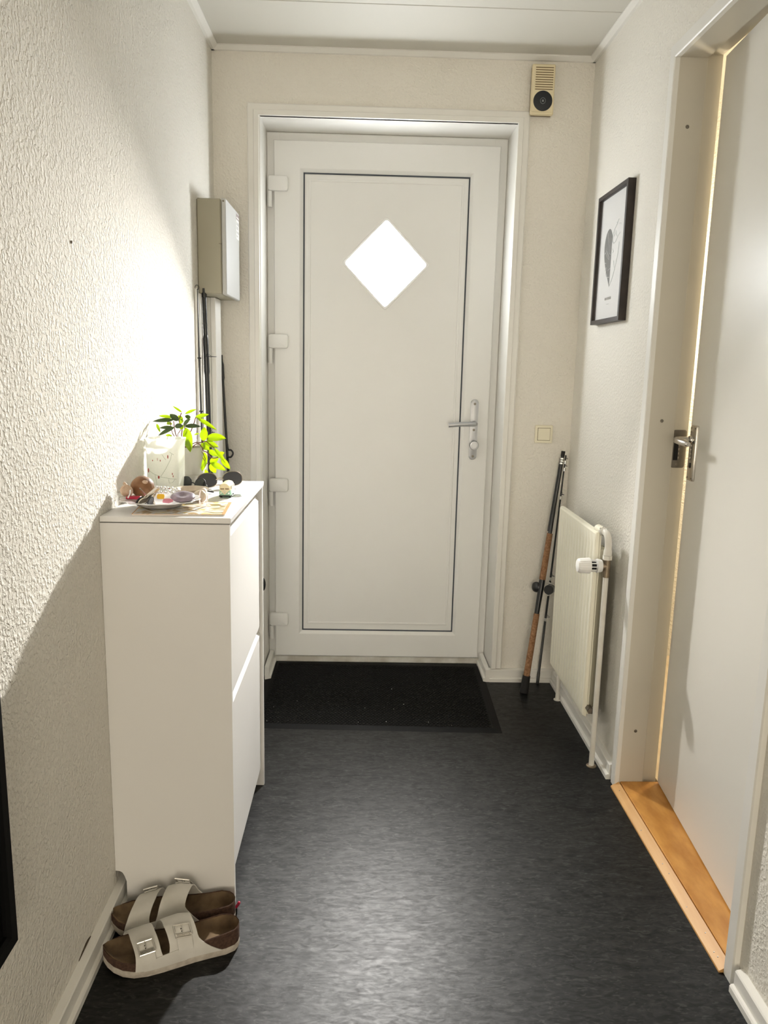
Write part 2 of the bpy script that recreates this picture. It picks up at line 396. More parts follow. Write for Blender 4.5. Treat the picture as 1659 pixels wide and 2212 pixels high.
baseboard('baseboard_reveal_hinge', lambda t, d, z: (OX0 + .006 + d, YB - .024 + t, z), 3.166 - YB + .024, 'short white baseboard beside the mat, by the door hinges')
# scuff of missing plaster above the left baseboard, nail hole marks
b = nb(); pts = [(-.036, 0), (-.020, .0005), (.0, .0005), (.018, .0005), (.034, .001), (.018, .0065), (.004, .0075), (-.006, .0055), (-.020, .0035)]
prism(b, pts, lambda u, v, h: (XL + h, 1.43 + u, .0535 + v), .0002, .0016)
wl = bpy.data.objects['wall_left']
obj('plaster_chip', b, 'scuff', wl)
b = nb(); lathe(b, [(0, .004), (.0022, .003), (.003, 0)], (XL, 1.55, 1.474), (1, 0, 0), 8)
obj('nail', b, 'dark_steel', wl, 40)

# ------------------------------------------------------------------ front door
YD = 3.155
FX = lambda u, v, h: (u, YD + h, v)
# lining of the opening and casing
b = nb(); bx(b, OX0 - .004, OX0, YB - .012, 3.17, 0, OZ1 + .004); bx(b, OX1, OX1 + .004, YB - .012, 3.17, 0, OZ1 + .004); bx(b, OX0, OX1, YB - .012, 3.17, OZ1, OZ1 + .004)
struct('trim_4', b, 'trim_white', 'white lining boards in the front door recess', 'trim')
cas = thing('trim_5', (.07, YB, 0), 'white stepped casing around the front door', 'trim', kind='structure')
prof = [(0, 0), (0, -.009), (.004, -.012), (.022, -.012), (.024, -.017), (.041, -.017), (.043, -.013), (.043, 0)]
for s in 'lrt':
    b = nb(); mitre(b, s, (OX0 - .046, OX1 + .042, -.6, OZ1 + .043), prof, lambda u, v, h: (u, YB + h, max(v, .054)))
    obj('casing_board', b, 'trim_white', cas)
d1 = thing('door_1', (.07, YD, 0), 'white panelled front door with bright diamond window', 'door', kind='structure')
b = nb(); bx(b, OX0, -.340, 3.172, 3.24, .0, OZ1, .003); bx(b, .480, OX1, 3.172, 3.24, .0, OZ1, .003); bx(b, -.345, .485, 3.172, 3.24, 2.07, OZ1, .003)
obj('door_frame', b, 'upvc', d1)
b = nb(); bx(b, OX0, OX1, 3.166, 3.26, .0, .0265, .003); obj('threshold_sill', b, 'sill_white', d1)
LR = (-.365, .504, .0305, 2.094)
prof = [(0, .055), (0, .004), (.004, 0), (.100, 0), (.102, .001), (.1155, .013), (.1155, .055)]
for s, nm in (('l', 'stile'), ('r', 'stile'), ('t', 'rail'), ('b', 'rail')):
    obj(nm, mitre(nb(), s, LR, prof, FX), 'upvc', d1)
IR = (LR[0] + .1155, LR[1] - .1155, LR[2] + .1155, LR[3] - .1155)
b = nb()
for s in 'lrtb': mitre(b, s, IR, [(-.002, .016), (-.002, .010), (.0030, .0115), (.0030, .016)], FX)
obj('gasket', b, 'gasket', d1)
# infill panel with a diamond hole
DC, DHW, DHH = (.0715, 1.6515), .168, .172
def diamond(k, r=.012, n=5):
    hw, hh = DHW + k, DHH + k; o = []
    P = [(hw, 0), (0, hh), (-hw, 0), (0, -hh)]
    for i in range(4):
        p = Vector(P[i]); a = (Vector(P[i - 1]) - p).normalized(); c = (Vector(P[(i + 1) % 4]) - p).normalized()
        p0 = p + a * r; p1 = p + c * r
        for j in range(n + 1):
            t = j / n; q = p0 * (1 - t) ** 2 + p * 2 * t * (1 - t) + p1 * t * t
            o.append((DC[0] + q.x, DC[1] + q.y))
    return o
b = nb()
ix0, ix1, iz0, iz1 = IR
for h in (.014, .045):
    rc = [b.verts.new(FX(u, v, h)) for u, v in ((ix1, iz1), (ix0, iz1), (ix0, iz0), (ix1, iz0))]
    dv = [b.verts.new(FX(DC[0] + u, DC[1] + v, h)) for u, v in ((DHW, 0), (0, DHH), (-DHW, 0), (0, -DHH))]
    for i in range(4):
        b.faces.new((rc[i], dv[(i + 1) % 4], dv[i]))
        b.faces.new((rc[i], rc[(i + 1) % 4], dv[(i + 1) % 4]))
pan = obj('panel', b, 'upvc', d1)
b = nb()
for s in 'lrtb': mitre(b, s, (ix0 + .018, ix1 - .020, iz0 + .026, iz1 - .020), [(0, .0145), (0, .0125), (.002, .0115), (.007, .0115), (.009, .0130), (.009, .0145)], FX)
obj('panel_moulding', b, 'upvc', pan)
b = nb(); n_ = None
loops = [[b.verts.new(FX(u, v, h)) for u, v in diamond(k)] for k, h in ((.006, .014), (.006, .010), (.003, .0075), (-.006, .0085), (-.009, .012), (-.009, .03))]
for A, B in zip(loops, loops[1:]):
    for j in range(len(A)): b.faces.new((A[j], A[(j + 1) % len(A)], B[(j + 1) % len(A)], B[j]))
wf = obj('window_frame', b, 'upvc', d1, 40)
b = nb(); prism(b, diamond(-.004), FX, .016, .022); obj('window_pane', b, 'bright_glass', d1, label='bright frosted diamond pane')
# handle
HX = .4435
b = nb(); prism(b, rrect(HX - .0155, HX + .0155, .889, 1.134, .0154, 8), lambda u, v, h: (u, YD - h, v), 0, .008, .003)
hp = obj('handle_plate', b, 'steel_grey', d1, 35)
b = nb()
tube(b, [(HX, YD - .007, 1.038), (HX, YD - .038, 1.038), (HX - .004, YD - .047, 1.038), (HX - .014, YD - .051, 1.038), (HX - .060, YD - .052, 1.036), (HX - .108, YD - .050, 1.031)], [.0105, .0100, .0100, .0098, .0092, .0090], 16)
obj('lever', b, 'steel_grey', hp, 40)
b = nb(); lathe(b, [(0, 0), (.011, 0), (.011, .012), (.0175, .014), (.0185, .017), (.0185, .024), (.0165, .027), (.012, .0275), (.0115, .0265), (0, .0265)], (HX + .001, YD - .007, .950), (0, -1, 0), 28)
obj('knob', b, 'steel_grey', hp, 35)
for z in (1.116, 1.011, .904):
    b = nb(); lathe(b, [(0, .0006), (.003, .0006), (.0032, .0016), (.0048, .0012), (.005, 0)], (HX, YD - .008, z), (0, -1, 0), 14); s_ = obj('screw', b, 'dark_steel', hp, 40)
# hinges
for z1 in (1.962, 1.373, .798, .225):
    b = nb(); prism(b, rrect(-.386, -.309, z1 - .055, z1, .009, 4), lambda u, v, h: (u, YD - .001 - h, v), 0, .016, .005)
    hg = obj('hinge', b, 'upvc', d1, 40)
    b = nb(); tube(b, [(-.3785, YD - .007, z1 - .0555), (-.3785, YD - .007, z1 - .114)], .0085, 14); bx(b, -.390, -.3785, YD - .002, YD + .020, z1 - .112, z1 - .060, .002)
    obj('knuckle', b, 'upvc', hg, 40)

# ------------------------------------------------------------------ side door (ajar into the lit room)
fr = thing('trim_6', (XR + .06, 1.8, 0), 'cream side door frame with rebate and strike plate', 'trim', kind='structure')
JX0, JXS, JX1 = XR - .001, .873, .918
def jamb_box(b, y0, y1, ys0, ys1, z1): 
    bx(b, JX0, JXS, y0, y1, .0, z1, .001); bx(b, JXS, JX1, ys0, ys1, .0, z1, .001)
b = nb(); jamb_box(b, SY1, SY1 + .03, SY1 + .013, SY1 + .03, SZ1 + .03); jl = obj('jamb', b, 'frame_cream', fr)
b = nb(); jamb_box(b, SY0 - .03, SY0, SY0 - .03, SY0 - .013, SZ1 + .03); obj('jamb', b, 'frame_cream', fr)
b = nb(); bx(b, JX0, JXS, SY0, SY1, SZ1, SZ1 + .03, .001); bx(b, JXS, JX1, SY0 - .013, SY1 + .013, SZ1 + .013, SZ1 + .03, .001); obj('head', b, 'frame_cream', fr)
prof = [(0, 0), (0, -.011), (.003, -.014), (.033, -.014), (.036, -.012), (.036, 0)]
for s in 'lrt':
    b = nb(); mitre(b, s, (SY0 - .036, SY1 + .036, -.6, SZ1 + .036), prof, lambda u, v, h: (XR + h, u, max(v, 0)))
    obj('casing_board', b, 'trim_white', fr)
for (x, z) in ((.834, 1.893), (.835, 1.123), (.838, .186)):
    b = nb(); lathe(b, [(0, .0005), (.0018, .0005), (.002, .0012), (.0045, .001), (.005, 0)], (x, SY1, z), (0, -1, 0), 14); obj('screw', b, 'dark_steel', jl, 40)
yy = SY1 + .013
b = nb(); prism(b, rrect(.876, .914, .990, 1.098, .006, 3), lambda u, v, h: (u, yy - h, v), 0, .002, .0006); sp = obj('strike_plate', b, 'dark_steel', jl)
b = nb(); bx(b, .880, .893, yy - .0026, yy - .0021, 1.012, 1.075); obj('latch_hole', b, 'black_hole', sp)
for k in range(5):
    b = nb(); bx(b, .8935, .8965, yy - .004, yy - .0021, 1.016 + k * .012, 1.022 + k * .012, .0005); obj('strike_tooth', b, 'chrome', sp)
b = nb(); lathe(b, [(0, .0008), (.002, .0008), (.0024, .0016), (.0042, .0012), (.0045, 0)], (.892, yy - .002, 1.000), (0, -1, 0), 12); obj('screw', b, 'dark_steel', sp, 40)
# leaf, built closed then swung about the hinge
d2 = thing('door_2', (.862, 1.432, .024), 'plain cream side door standing slightly ajar', 'door', kind='structure')
TH = math.atan2(.054, .728)
def DR(x, y, z):    # local: y along the leaf from the hinge, x outwards into the side room
    return (.862 + x * math.cos(TH) + y * math.sin(TH), 1.432 - x * math.sin(TH) + y * math.cos(TH), z)
def dbox(b, x0, x1, y0, y1, z0, z1, bev=0):
    vs = len(b.verts); bx(b, x0, x1, y0, y1, z0, z1, bev); b.verts.ensure_lookup_table()
    for v in b.verts[vs:]: v.co = Vector(DR(*v.co))
    return b
b = nb(); dbox(b, 0, .040, 0, .732, .024, SZ1 + .004, .001); obj('leaf', b, 'side_door_white', d2)
b = nb(); prism(b, rrect(.665, .712, .962, 1.116, .006, 3), lambda u, v, h: DR(-h, u, v), 0, .008, .003); hp2 = obj('handle_plate', b, 'chrome', d2, 30, label='chrome back plate')
b = nb(); lathe(b, [(.0, 0), (.012, 0), (.012, .006), (.010, .010)], DR(-.008, .689, 1.076), Vector(DR(-1, 0, 0)) - Vector(DR(0, 0, 0)), 20); obj('rosette', b, 'chrome', hp2, 40)
b = nb(); tube(b, [DR(*p) for p in ((-.008, .689, 1.076), (-.040, .689, 1.076), (-.050, .685, 1.076), (-.055, .675, 1.0755), (-.055, .640, 1.074), (-.052, .600, 1.072), (-.050, .592, 1.071))], [.0085, .0085, .009, .0095, .0095, .0088, .006], 14)
obj('lever', b, 'chrome', hp2, 40)
for (y, z) in ((.672, 1.108), (.704, 1.108), (.672, .970), (.704, .970)):
    b = nb(); lathe(b, [(0, .001), (.002, .0008), (.0026, 0)], DR(-.008, y, z), Vector(DR(-1, 0, 0)) - Vector(DR(0, 0, 0)), 10); obj('screw', b, 'dark_steel', hp2, 40)
b = nb(); prism(b, rrect(.684, .692, .998, 1.012, .003, 3), lambda u, v, h: DR(-h, u, v), .008, .010); obj('keyhole', b, 'black_hole', hp2)
# pine threshold
th = thing('trim_7', (.84, 1.8, 0), 'pine wood threshold under the side door', 'trim', kind='structure')
b = nb(); prism(b, [(.776, 0), (.7765, .004), (.800, .0185), (.8005, 0)], lambda u, v, h: (u, h, v), SY0 - .002, SY1 + .002); ts = obj('threshold_strip', b, 'pine_pale', th)
b = nb(); bx(b, .803, .925, SY0 - .0, SY1 + .0, 0, .0205, .002); obj('threshold_board', b, 'pine', th)
for y in (1.46, 1.475, 1.53, 1.62, 1.74, 1.78, 1.93, 2.13):
    b = nb(); t = .35 + .4 * random.random(); lathe(b, [(0, .0008), (.0016, .0006), (.002, -.001)], (.7765 + .0235 * t, y, .004 + .0145 * t), (-.5, 0, .85), 8); obj('nail', b, 'dark_steel', ts)

# ================================================================== THINGS
# ------------------------------------------------------------------ door mat
MC = Vector((.062, 2.842, 0)); MA = math.radians(-1.4)
def MM(u, v, z):
    return (MC.x + u * math.cos(MA) - v * math.sin(MA), MC.y + u * math.sin(MA) + v * math.cos(MA), z)
mt = thing('door_mat', (MC.x, MC.y, 0), 'black ribbed rubber door mat in front of the front door', 'door mat')
b = nb(); hw, hd = .448, .312
A = [b.verts.new(MM(s * hw, t * hd, 0)) for s, t in ((-1, -1), (1, -1), (1, 1), (-1, 1))]
B = [b.verts.new(MM(s * (hw - .028), t * (hd - .026), .006)) for s, t in ((-1, -1), (1, -1), (1, 1), (-1, 1))]
for i in range(4): b.faces.new((A[i], A[(i + 1) % 4], B[(i + 1) % 4], B[i]))
b.faces.new(B); b.faces.new(A[::-1])
obj('base', b, 'rubber_black', mt)
b = nb(); pu, pv = .0132, .0105; iu, iv = hw - .032, hd - .030
ny = int(2 * iv / pv)
for j in range(ny):
    v = -iv + (j + .5) * pv; off = (j % 2) * pu / 2; n = int((2 * iu - off) / pu)
    for i in range(n):
        u = -iu + off + (i + .5) * pu; a, c = pu * .44, pv * .40
        lo = [b.verts.new(MM(u + s * a, v + t * c, .006)) for s, t in ((-1, 0), (-.6, -1), (.6, -1), (1, 0), (.6, 1), (-.6, 1))]
        hi = [b.verts.new(MM(u + s * a * .82, v + t * c * .78, .0085)) for s, t in ((-1, 0), (-.6, -1), (.6, -1), (1, 0), (.6, 1), (-.6, 1))]
        for k in range(6): b.faces.new((lo[k], lo[(k + 1) % 6], hi[(k + 1) % 6], hi[k]))
        b.faces.new(hi)
obj('raised_studs', b, 'rubber_black', mt, kind='stuff')
b = nb()
for k in range(11):
    u, v = random.uniform(-iu, iu), random.uniform(-iv, -iv + .35 * abs(random.gauss(0, 1))); v = min(v, iv); s = random.uniform(.0005, .0013)
    bx(b, *sum(([q - s, q + s] for q in MM(u, v, 0)[:2]), []), .0085, .0095)
obj('lint', b, 'debris', mt, kind='stuff')

# ------------------------------------------------------------------ shoe cabinet
CX0, CX1, CY0, CY1 = XL + .0005, -.283, 1.635, 2.180
cab = thing('shoe_cabinet', ((CX0 + CX1) / 2, (CY0 + CY1) / 2, 0), 'white slim shoe cabinet with two tilting flap fronts', 'cabinet')
def side(y0, y1):
    o = [(CX1 - .003, 0), (CX1 - .003, .9145), (CX0, .9145), (CX0, .087), (CX0 + .010, .086), (CX0 + .016, .082), (CX0 + .020, .074), (CX0 + .0245, .060), (CX0 + .0245, 0)]
    return prism(nb(), o, lambda u, v, h: (u, h, v), y0, y1)
obj('side_panel', side(CY0, CY0 + .012), 'cabinet_white', cab); obj('side_panel', side(CY1 - .014, CY1 - .002), 'cabinet_white', cab)
obj('top_panel', bx(nb(), CX0, CX1, CY0 - .001, CY1, .9165, .929, .0012), 'cabinet_white', cab)
obj('back_panel', bx(nb(), CX0 + .001, CX0 + .005, CY0 + .012, CY1 - .014, .09, .915), 'cabinet_white', cab)
def flap(z0, z1):
    fx = CX1 - .011
    o = [(fx, z0 + .002), (fx, z1 - .016), (fx - .010, z1), (fx - .016, z1), (fx - .016, z0), (fx - .002, z0)]
    return prism(nb(), o, lambda u, v, h: (u, h, v), CY0 + .014, CY1 - .017)
obj('flap_front', flap(.506, .893), 'cabinet_white', cab); obj('flap_front', flap(.062, .497), 'cabinet_white', cab)
obj('inner_shelf', bx(nb(), CX0 + .006, CX1 - .032, CY0 + .012, CY1 - .014, .49, .50), 'cabinet_white', cab)

# ------------------------------------------------------------------ things on the cabinet
ZT = .929
V = Vector
def bez(p, n=12):
    """Catmull-Rom through points"""
    p = [Vector(q) for q in p]; o = []
    for i in range(len(p) - 1):
        a, b_, c, d = p[max(i - 1, 0)], p[i], p[i + 1], p[min(i + 2, len(p) - 1)]
        for k in range(n):
            t = k / n; o.append(.5 * ((2 * b_) + (c - a) * t + (2 * a - 5 * b_ + 4 * c - d) * t * t + (3 * b_ - a - 3 * c + d) * t ** 3))
    o.append(p[-1]); return o
# magazine
mg = thing('magazine', (-.41, 1.73, ZT), 'glossy magazine with orange edged cover under the scalloped dish', 'magazine')
MG = [V((-.497, 1.646, 0)), V((-.300, 1.660, 0)), V((-.311, 1.813, 0)), V((-.514, 1.800, 0))]
def quad(u, v): return MG[0] * (1 - u) * (1 - v) + MG[1] * u * (1 - v) + MG[2] * u * v + MG[3] * (1 - u) * v
def slab(u0, u1, v0, v1, z0, z1):
    b = nb(); P = [quad(u0, v0), quad(u1, v0), quad(u1, v1), quad(u0, v1)]
    return prism(b, [(p.x, p.y) for p in P], lambda u, v, h: (u, v, h), z0, z1)
obj('pages', slab(.004, .996, .004, .996, ZT, ZT + .0030), 'mag_pages', mg)
obj('cover', slab(0, 1, 0, 1, ZT + .0030, ZT + .0036), 'mag_orange', mg)
obj('cover_picture', slab(.012, .965, .0, .965, ZT + .0036, ZT + .0038), 'mag_cover', mg)
# scalloped dish with rim
DCx, DCy = -.458, 1.737; ZD = ZT + .0042
b = nb()
sc = lambda a, k: 1 + (.035 * math.cos(12 * a) if k in (3, 4, 5, 6, 7) else .0) + (.012 * math.cos(12 * a) if k in (2, 8) else 0)
lathe(b, [(0, 0), (.038, 0), (.050, .006), (.066, .014), (.086, .0175), (.0875, .0185), (.0865, .0195), (.066, .0170), (.049, .009), (.036, .003), (0, .003)], (DCx, DCy, ZD), (0, 0, 1), 96, sc)
obj('scalloped_dish', b, 'ceramic_white', None, 50, 'white scalloped dish holding keys and trinkets on the magazine', 'dish')
# wooden ball
def blob(c, rx, ry, rz, seg=20, fn=None):
    b = nb(); bmesh.ops.create_uvsphere(b, u_segments=seg, v_segments=seg // 2 + 2, radius=1)
    for v in b.verts:
        k = fn(v.co) if fn else 1
        v.co = Vector((c[0] + v.co.x * rx * k, c[1] + v.co.y * ry * k, c[2] + v.co.z * rz * k))
    return b
wb = thing('wooden_ball', (-.508, 1.775, ZD + .012), 'round brown coconut-like ball with a pale chip, lying in the dish', 'ball')
obj('shell', blob((-.508, 1.775, ZD + .0390), .0265, .0265, .0245, 28, lambda p: 1 + .02 * math.sin(5 * p.x + 3 * p.z)), 'wood_ball', wb, 60)
obj('chip', blob((-.4965, 1.7545, ZD + .0525), .0065, .003, .0045, 12), 'bulb_beige', wb, 60, label='pale chipped spot')
# dried bulb with string, red tag
gb = thing('dried_bulb', (-.541, 1.745, ZD + .018), 'small beige dried bulb on a string at the edge of the dish', 'trinket')
obj('bulb', blob((-.535, 1.742, ZD + .0335), .0135, .0130, .0125, 16, lambda p: 1 + .10 * math.cos(6 * math.atan2(p.y, p.x))), 'bulb_beige', gb, 60)
b = nb(); tube(b, bez([(-.535, 1.742, ZD + .045), (-.538, 1.741, ZD + .050), (-.541, 1.741, ZD + .052)], 4), .003, 8); obj('stalk', b, 'bulb_beige', gb, 60)
b = nb(); tube(b, bez([(-.524, 1.7285, ZD + .034), (-.520, 1.721, ZD + .038), (-.5205, 1.716, ZD + .030), (-.5240, 1.713, ZD + .0220)], 6), .0016, 6); obj('string', b, 'ceramic_white', gb, 60)
rt = nb(); bx(rt, -.530, -.497, 1.716, 1.7325, ZD + .0185, ZD + .0245, .002)
obj('red_tag', rt, 'red_plastic', None, None, 'small red plastic tag beside the dried bulb in the dish', 'tag')
# keys
ky = thing('key_bunch', (-.473, 1.715, ZD + .012), 'bunch of metal and black headed keys piled in the dish', 'keys')
def key(p, q, head, m2):
    p, q = V(p), V(q); d = (q - p).normalized(); up = V((0, -.6, .8)); n = d.cross(up).normalized(); w = n.cross(d)
    F = lambda u, v, h: p + d * u + w * v + n * h; L = (q - p).length
    hd = nb(); prism(hd, [(.012 * math.cos(a) - .004, .010 * math.sin(a)) for a in [2 * math.pi * i / 16 for i in range(16)]], F, -.0016, .0016)
    k_ = obj('key', hd, m2, ky)
    bl = nb(); o = [(.006, .003), (L, .003), (L + .003, 0), (L - .002, -.003), (L - .005, -.0015), (L - .009, -.003), (L - .012, -.001), (L - .016, -.003), (.006, -.003)]
    obj('blade', prism(bl, o, F, -.0009, .0009), 'key_metal', k_)
key((-.489, 1.700, ZD + .021), (-.462, 1.716, ZD + .045), 1, 'key_black'); key((-.481, 1.690, ZD + .021), (-.4515, 1.699, ZD + .047), 1, 'key_metal')
key((-.472, 1.7025, ZD + .022), (-.496, 1.714, ZD + .043), 1, 'key_metal'); key((-.465, 1.688, ZD + .023), (-.454, 1.712, ZD + .045), 1, 'key_black')
b = nb(); ringtube(b, [(-.484 + .012 * math.cos(a), 1.684 + .010 * math.sin(a), ZD + .0165 + .003 * math.cos(a)) for a in [2 * math.pi * i / 24 for i in range(24)]], .0011, 6); obj('key_ring', b, 'silver', ky, 60)
# yellow cap, pink tag, purple oval
b = nb(); prism(b, rrect(-.008, .008, -.005, .005, .003, 3), lambda u, v, h: (-.4475 + u, 1.700 + h * .4 + v * .5, ZD + .029 + v - h * .2), -.004, .004, .0012)
obj('yellow_key_cap', b, 'yellow_plastic', None, 40, 'bright yellow plastic key cap lying among the keys', 'key cap')
b = nb(); prism(b, [(-.010, -.004), (.004, -.006), (.012, 0), (.004, .005), (-.009, .004)], lambda u, v, h: (-.429 + u, 1.684 + v * .7, ZD + .023 + h + v * .5), -.002, .002)
obj('pink_tag', b, 'pink_plastic', None, None, 'small pink plastic tag in front of the purple shell', 'tag')
b = nb(); lathe(b, [(0, .003), (.007, .0032), (.010, .0055), (.018, .006), (.026, .003), (.027, .001), (.023, -.003), (0, -.003)], (-.403, 1.717, ZD + .0260), (.05, -.28, 1), 32, lambda a, k: 1 + .02 * math.cos(7 * a))
obj('purple_shell', b, 'purple_shell', None, 50, 'purple grey oval shell lying at the rim of the dish', 'shell')
# string of silver beads
sb = thing('bead_string', (-.455, 1.76, ZD + .012), 'silver beaded bracelet heaped behind the keys', 'bracelet')
for k in range(22):
    a = k / 22 * 2 * math.pi * 1.7; r = .016 + .006 * math.sin(3 * a)
    obj('bead', blob((-.452 + r * math.cos(a) * 1.2, 1.758 + r * math.sin(a), ZD + .024 + .0008 * k), .0042, .0042, .0042, 8), 'silver', sb, 60)
# beige scalloped bowl behind
b = nb()
lathe(b, [(0, 0), (.020, 0), (.030, .010), (.038, .024), (.040, .0265), (.0385, .0262), (.029, .012), (.018, .003), (0, .003)], (-.418, 1.868, ZT), (0, 0, 1), 72, lambda a, k: 1 + (.07 * abs(math.cos(4 * a)) if 2 < k < 7 else 0))
obj('scalloped_bowl', b, 'beige_glaze', None, 50, 'small beige bowl with scalloped edge behind the dish', 'bowl')
b = blob((-.388, 1.822, ZT + .0150), .0165, .014, .0150, 18, lambda p: 1 + .05 * math.sin(4 * p.x + 2 * p.y))
obj('smooth_stone', b, 'beige_glaze', None, 60, 'smooth beige stone between the dish and the toy van', 'stone')
# pale strap loop
b = nb(); P = bez([(-.3725, 1.752, .001), (-.3735, 1.752, .020), (-.371, 1.752, .036), (-.3645, 1.753, .0415), (-.3580, 1.754, .036), (-.3565, 1.755, .018), (-.3580, 1.756, .001)], 6)
rows = []
for p in P: rows.append([V((p.x, p.y - .007, ZT + .0040 + p.z)), V((p.x, p.y + .007, ZT + .0040 + p.z))])
grid(b, rows); bmesh.ops.solidify(b, geom=b.faces, thickness=.0028)
obj('strap_loop', b, 'pale_pink', None, 50, 'pale pink plastic strap standing in a loop on the magazine', 'strap')
# silver ring
b = nb(); ringtube(b, [(-.3165 + .0125 * math.cos(a), 1.920 + .0125 * math.sin(a), ZT + .0014) for a in [2 * math.pi * i / 32 for i in range(32)]], .0013, 8)
obj('silver_ring', b, 'silver', None, 60, 'thin silver ring lying flat beside the toy van', 'ring')
# toy camper van (front looks towards the photographer)
vn = thing('toy_van', (-.3405, 1.915, ZT), 'toy camper van in cream and mint green on the cabinet', 'toy')
VX, VY, HWv = -.3405, 1.886, .0142
def vprof(zs):   # front outline (x half width, z)
    return zs
def vbody(name, sec, m, L=.062):
    b = nb(); rows = []
    for t, k, dz in ((0, .86, .0), (.004, .97, 0), (.010, 1, 0), (L - .008, 1, 0), (L - .002, .95, 0), (L, .84, 0)):
        rows.append([V((VX + x * k, VY + t, ZT + z)) for x, z in sec])
    g = grid(b, rows); b.faces.new(g[0]); b.faces.new(g[-1][::-1]); return obj(name, b, m, vn, 40)
low = [(-HWv, .0065), (-HWv - .0006, .012), (-HWv, .0195), (HWv, .0195), (HWv + .0006, .012), (HWv, .0065), (-HWv, .0065)]
up = [(-HWv, .0195), (-HWv + .0006, .026), (-HWv + .0022, .0315), (-HWv + .006, .0350), (0, .0365), (HWv - .006, .0350), (HWv - .0022, .0315), (HWv - .0006, .026), (HWv, .0195), (-HWv, .0195)]
vbody('lower_body', low, 'van_mint'); vbody('upper_body', up, 'van_cream')
b = nb(); prism(b, [(-.0115, .0195), (0, .0085), (.0115, .0195)], lambda u, v, h: (VX + u, VY - h, ZT + v), -.001, .0006); obj('front_panel', b, 'van_cream', vn)
for s in (-1, 1):
    b = nb(); prism(b, rrect(min(s * .0012, s * .0105), max(s * .0012, s * .0105), .0215, .0285, .0014, 3), lambda u, v, h: (VX + u, VY - h + (v - .02) * .12, ZT + v), -.002, .0006); obj('windscreen', b, 'van_window', vn)
    b = nb(); lathe(b, [(0, .0012), (.002, .0009), (.0024, 0)], (VX + s * .0098, VY + .0002, ZT + .0125), (0, -1, 0), 12); obj('headlight', b, 'silver', vn, 40)
    for k in range(3):
        b = nb(); bx(b, VX + s * (HWv - .0006), VX + s * (HWv + .0006), VY + .012 + k * .016, VY + .024 + k * .016, ZT + .0215, ZT + .0290); obj('side_window', b, 'van_window', vn)
    for y in (.012, .048):
        b = nb(); tube(b, [(VX + s * .0085, VY + y, ZT + .0056), (VX + s * .0138, VY + y, ZT + .0056)], .0056, 16); obj('wheel', b, 'tyre', vn, 40)
b = nb(); bx(b, VX - .0140, VX + .0140, VY - .0016, VY + .002, ZT + .0042, ZT + .0072, .0006); obj('bumper', b, 'tyre', vn)
b = nb(); ringtube(b, [(VX + .0029 * math.cos(a), VY - .0008, ZT + .0168 + .0029 * math.sin(a)) for a in [2 * math.pi * i / 20 for i in range(20)]], .0004, 5)
tube(b, [(VX - .002, VY - .0008, ZT + .0188), (VX, VY - .0008, ZT + .0142), (VX + .002, VY - .0008, ZT + .0188)], .0004, 5); obj('emblem', b, 'silver', vn)
# sunglasses
def lens_outline(w, h, n=28):
    """rounded lens, flatter on one side"""
    o = []
    for i in range(n):
        a = 2 * math.pi * i / n; x, y = math.cos(a), math.sin(a)
        k = 1.0 if y > 0 else .78
        o.append((math.copysign(abs(x) ** .85, x) * w / 2, math.copysign(abs(y) ** .85, y) * h / 2 * k))
    return o
def sunglasses(name, C, R, w, h, gap, lab, lens_m, rim_m, arm_m, rim_r, tilt, fold=1):
    """C centre of the bridge, R unit vector from one lens to the other (flat on the top), lenses lean back by tilt"""
    C, R = V(C), V(R).normalized(); N = V((R.y, -R.x, 0)); up = (V((0, 0, 1)) * math.cos(tilt) - N * math.sin(tilt)).normalized(); N2 = R.cross(up).normalized()
    g = thing(name, (C.x, C.y, ZT), lab, 'sunglasses')
    for s in (-1, 1):
        c = C + R * s * (w / 2 + gap / 2); o = lens_outline(w, h)
        if s < 0: o = [(-u, v) for u, v in o]
        b = nb(); prism(b, o, lambda u, v, t: c + R * u + up * v + N2 * t, -.0008, .0008); obj('lens', b, lens_m, g)
        b = nb(); ringtube(b, [c + R * u * 1.03 + up * v * 1.03 for u, v in o], rim_r, 6); obj('rim', b, rim_m, g, 60)
        e = c + R * s * w * .5 + up * h * .05; q = e - N2 * .006
        inn = -1 if fold else 0
        pts = bez([e, q, q - R * s * .010 - N2 * .006 - up * .003, q - R * s * .060 - N2 * (.010 + .004 * s) - up * (h * .30), q - R * s * .105 - N2 * (.011 + .004 * s) - up * (h * .36)], 8)
        pts = [V((p.x, p.y, max(p.z, ZT + .0022))) for p in pts]
        b = nb(); tube(b, pts, .0016, 8, sq=(1, 1.3)); obj('temple', b, arm_m, g, 60)
    b = nb(); tube(b, bez([C - R * gap * .62 + up * h * .05, C + up * h * .14 + N2 * .002, C + R * gap * .62 + up * h * .05], 6), .0015, 8); obj('bridge', b, rim_m, g, 60)
    return g
sunglasses('sunglasses', (-.3815, 2.045, ZT + .0205), (1, .30, .05), .050, .042, .016, 'large round tinted sunglasses with thin metal rims by the plant', 'lens_tint', 'rim_metal', 'pale_pink', .0012, .30)
sunglasses('sunglasses', (-.437, 1.975, ZT + .0185), (.93, -.62, 0), .036, .036, .014, 'small black sunglasses in front of the grey plant pot', 'lens_dark', 'key_black', 'key_black', .0014, .25)

